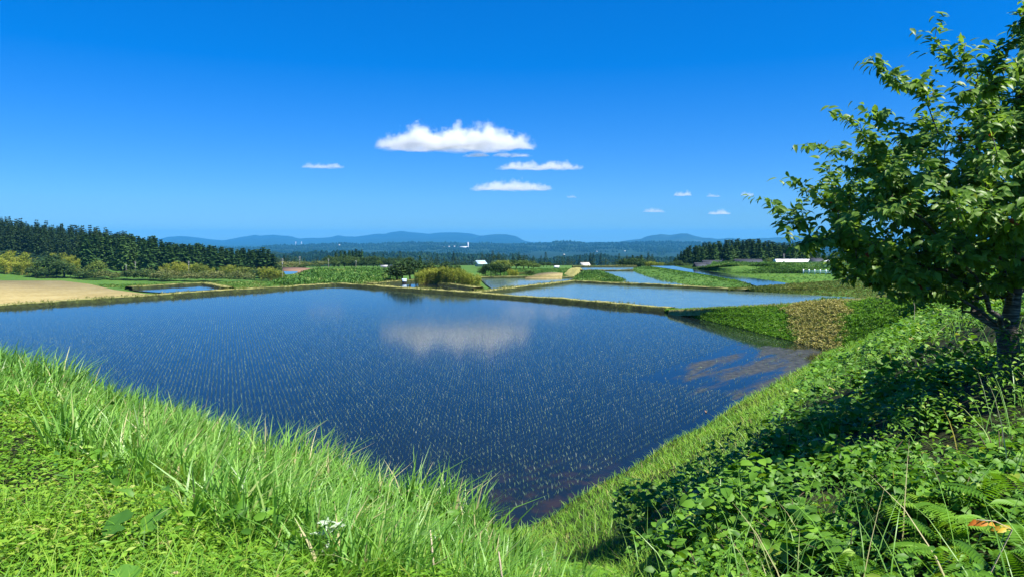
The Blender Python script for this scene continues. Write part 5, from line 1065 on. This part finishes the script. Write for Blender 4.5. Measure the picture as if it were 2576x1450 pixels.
cloud(1424, 1450, 488, 498, 7000, 43.8, 'tiny cloud dot right of the lowest central cloud', .012, (3, 3, 1.5), .48)
# ------------------------------------------------------------------ haze, sky, sun, camera
m = bpy.data.materials.new('haze_air'); m.use_nodes = True; nt = m.node_tree; nt.nodes.clear()
out = nt.nodes.new('ShaderNodeOutputMaterial'); pv = nt.nodes.new('ShaderNodeVolumePrincipled')
pv.inputs['Color'].default_value = (.09, .51, 1, 1); pv.inputs['Density'].default_value = HAZE; pv.inputs['Anisotropy'].default_value = 0.0
nt.links.new(pv.outputs[0], out.inputs['Volume'])
b = MB(); b.box((0, 60, 20), (31000, 27200, 250)); o = obj('haze', b.mesh('haze', m)); tag(o, kind='stuff'); o.display_type = 'WIRE'

w = bpy.data.worlds.new('World'); scene.world = w; w.use_nodes = True; nt = w.node_tree; bg = nt.nodes['Background']
sk = nt.nodes.new('ShaderNodeTexSky'); sk.sky_type = 'NISHITA'; sk.sun_disc = False
sk.sun_elevation = R(SUN_EL); sk.sun_rotation = R(SUN_AZ); sk.ozone_density = 4; sk.dust_density = 0; sk.air_density = 1; sk.altitude = 300
hs = nt.nodes.new('ShaderNodeHueSaturation'); hs.inputs['Hue'].default_value = .49; hs.inputs['Saturation'].default_value = SKYSAT; hs.inputs['Value'].default_value = 1.0
nt.links.new(sk.outputs[0], hs.inputs['Color']); gm = nt.nodes.new('ShaderNodeGamma'); gm.inputs[1].default_value = .8; nt.links.new(hs.outputs[0], gm.inputs[0])
mu = nt.nodes.new('ShaderNodeMix'); mu.data_type = 'RGBA'; mu.blend_type = 'MULTIPLY'; mu.inputs[0].default_value = 1; mu.inputs[7].default_value = (.36, .765, 1.47, 1); nt.links.new(gm.outputs[0], mu.inputs[6])
nt.links.new(mu.outputs[2], bg.inputs[0]); bg.inputs[1].default_value = SKYSTR
sl = bpy.data.lights.new('sun', 'SUN'); sl.energy = SUNSTR; sl.angle = R(.5); sl.color = (1, .95, .86)
so = bpy.data.objects.new('sun', sl); COL.objects.link(so); so.rotation_euler = (R(90 - SUN_EL), 0, R(180 - SUN_AZ)); so.location = (0, 0, 60)
cam = bpy.data.cameras.new('camera'); co = bpy.data.objects.new('camera', cam); COL.objects.link(co); scene.camera = co
cam.sensor_width = 36; cam.lens = 36 * FPX / 2575; cam.clip_start = .1; cam.clip_end = 60000
co.location = (0, 0, CAMZ); co.rotation_euler = (R(90) - PT, 0, 0)
vs = scene.view_settings; vs.view_transform = 'Standard'; vs.look = 'None'; vs.gamma = 1; vs.use_curve_mapping = False; vs.exposure = EXPO
c = scene.cycles; c.max_bounces = 12; c.diffuse_bounces = 2; c.glossy_bounces = 3; c.transmission_bounces = 4; c.transparent_max_bounces = 8; c.volume_bounces = 12
c.caustics_reflective = False; c.caustics_refractive = False; c.use_denoising = True; c.sample_clamp_indirect = 4
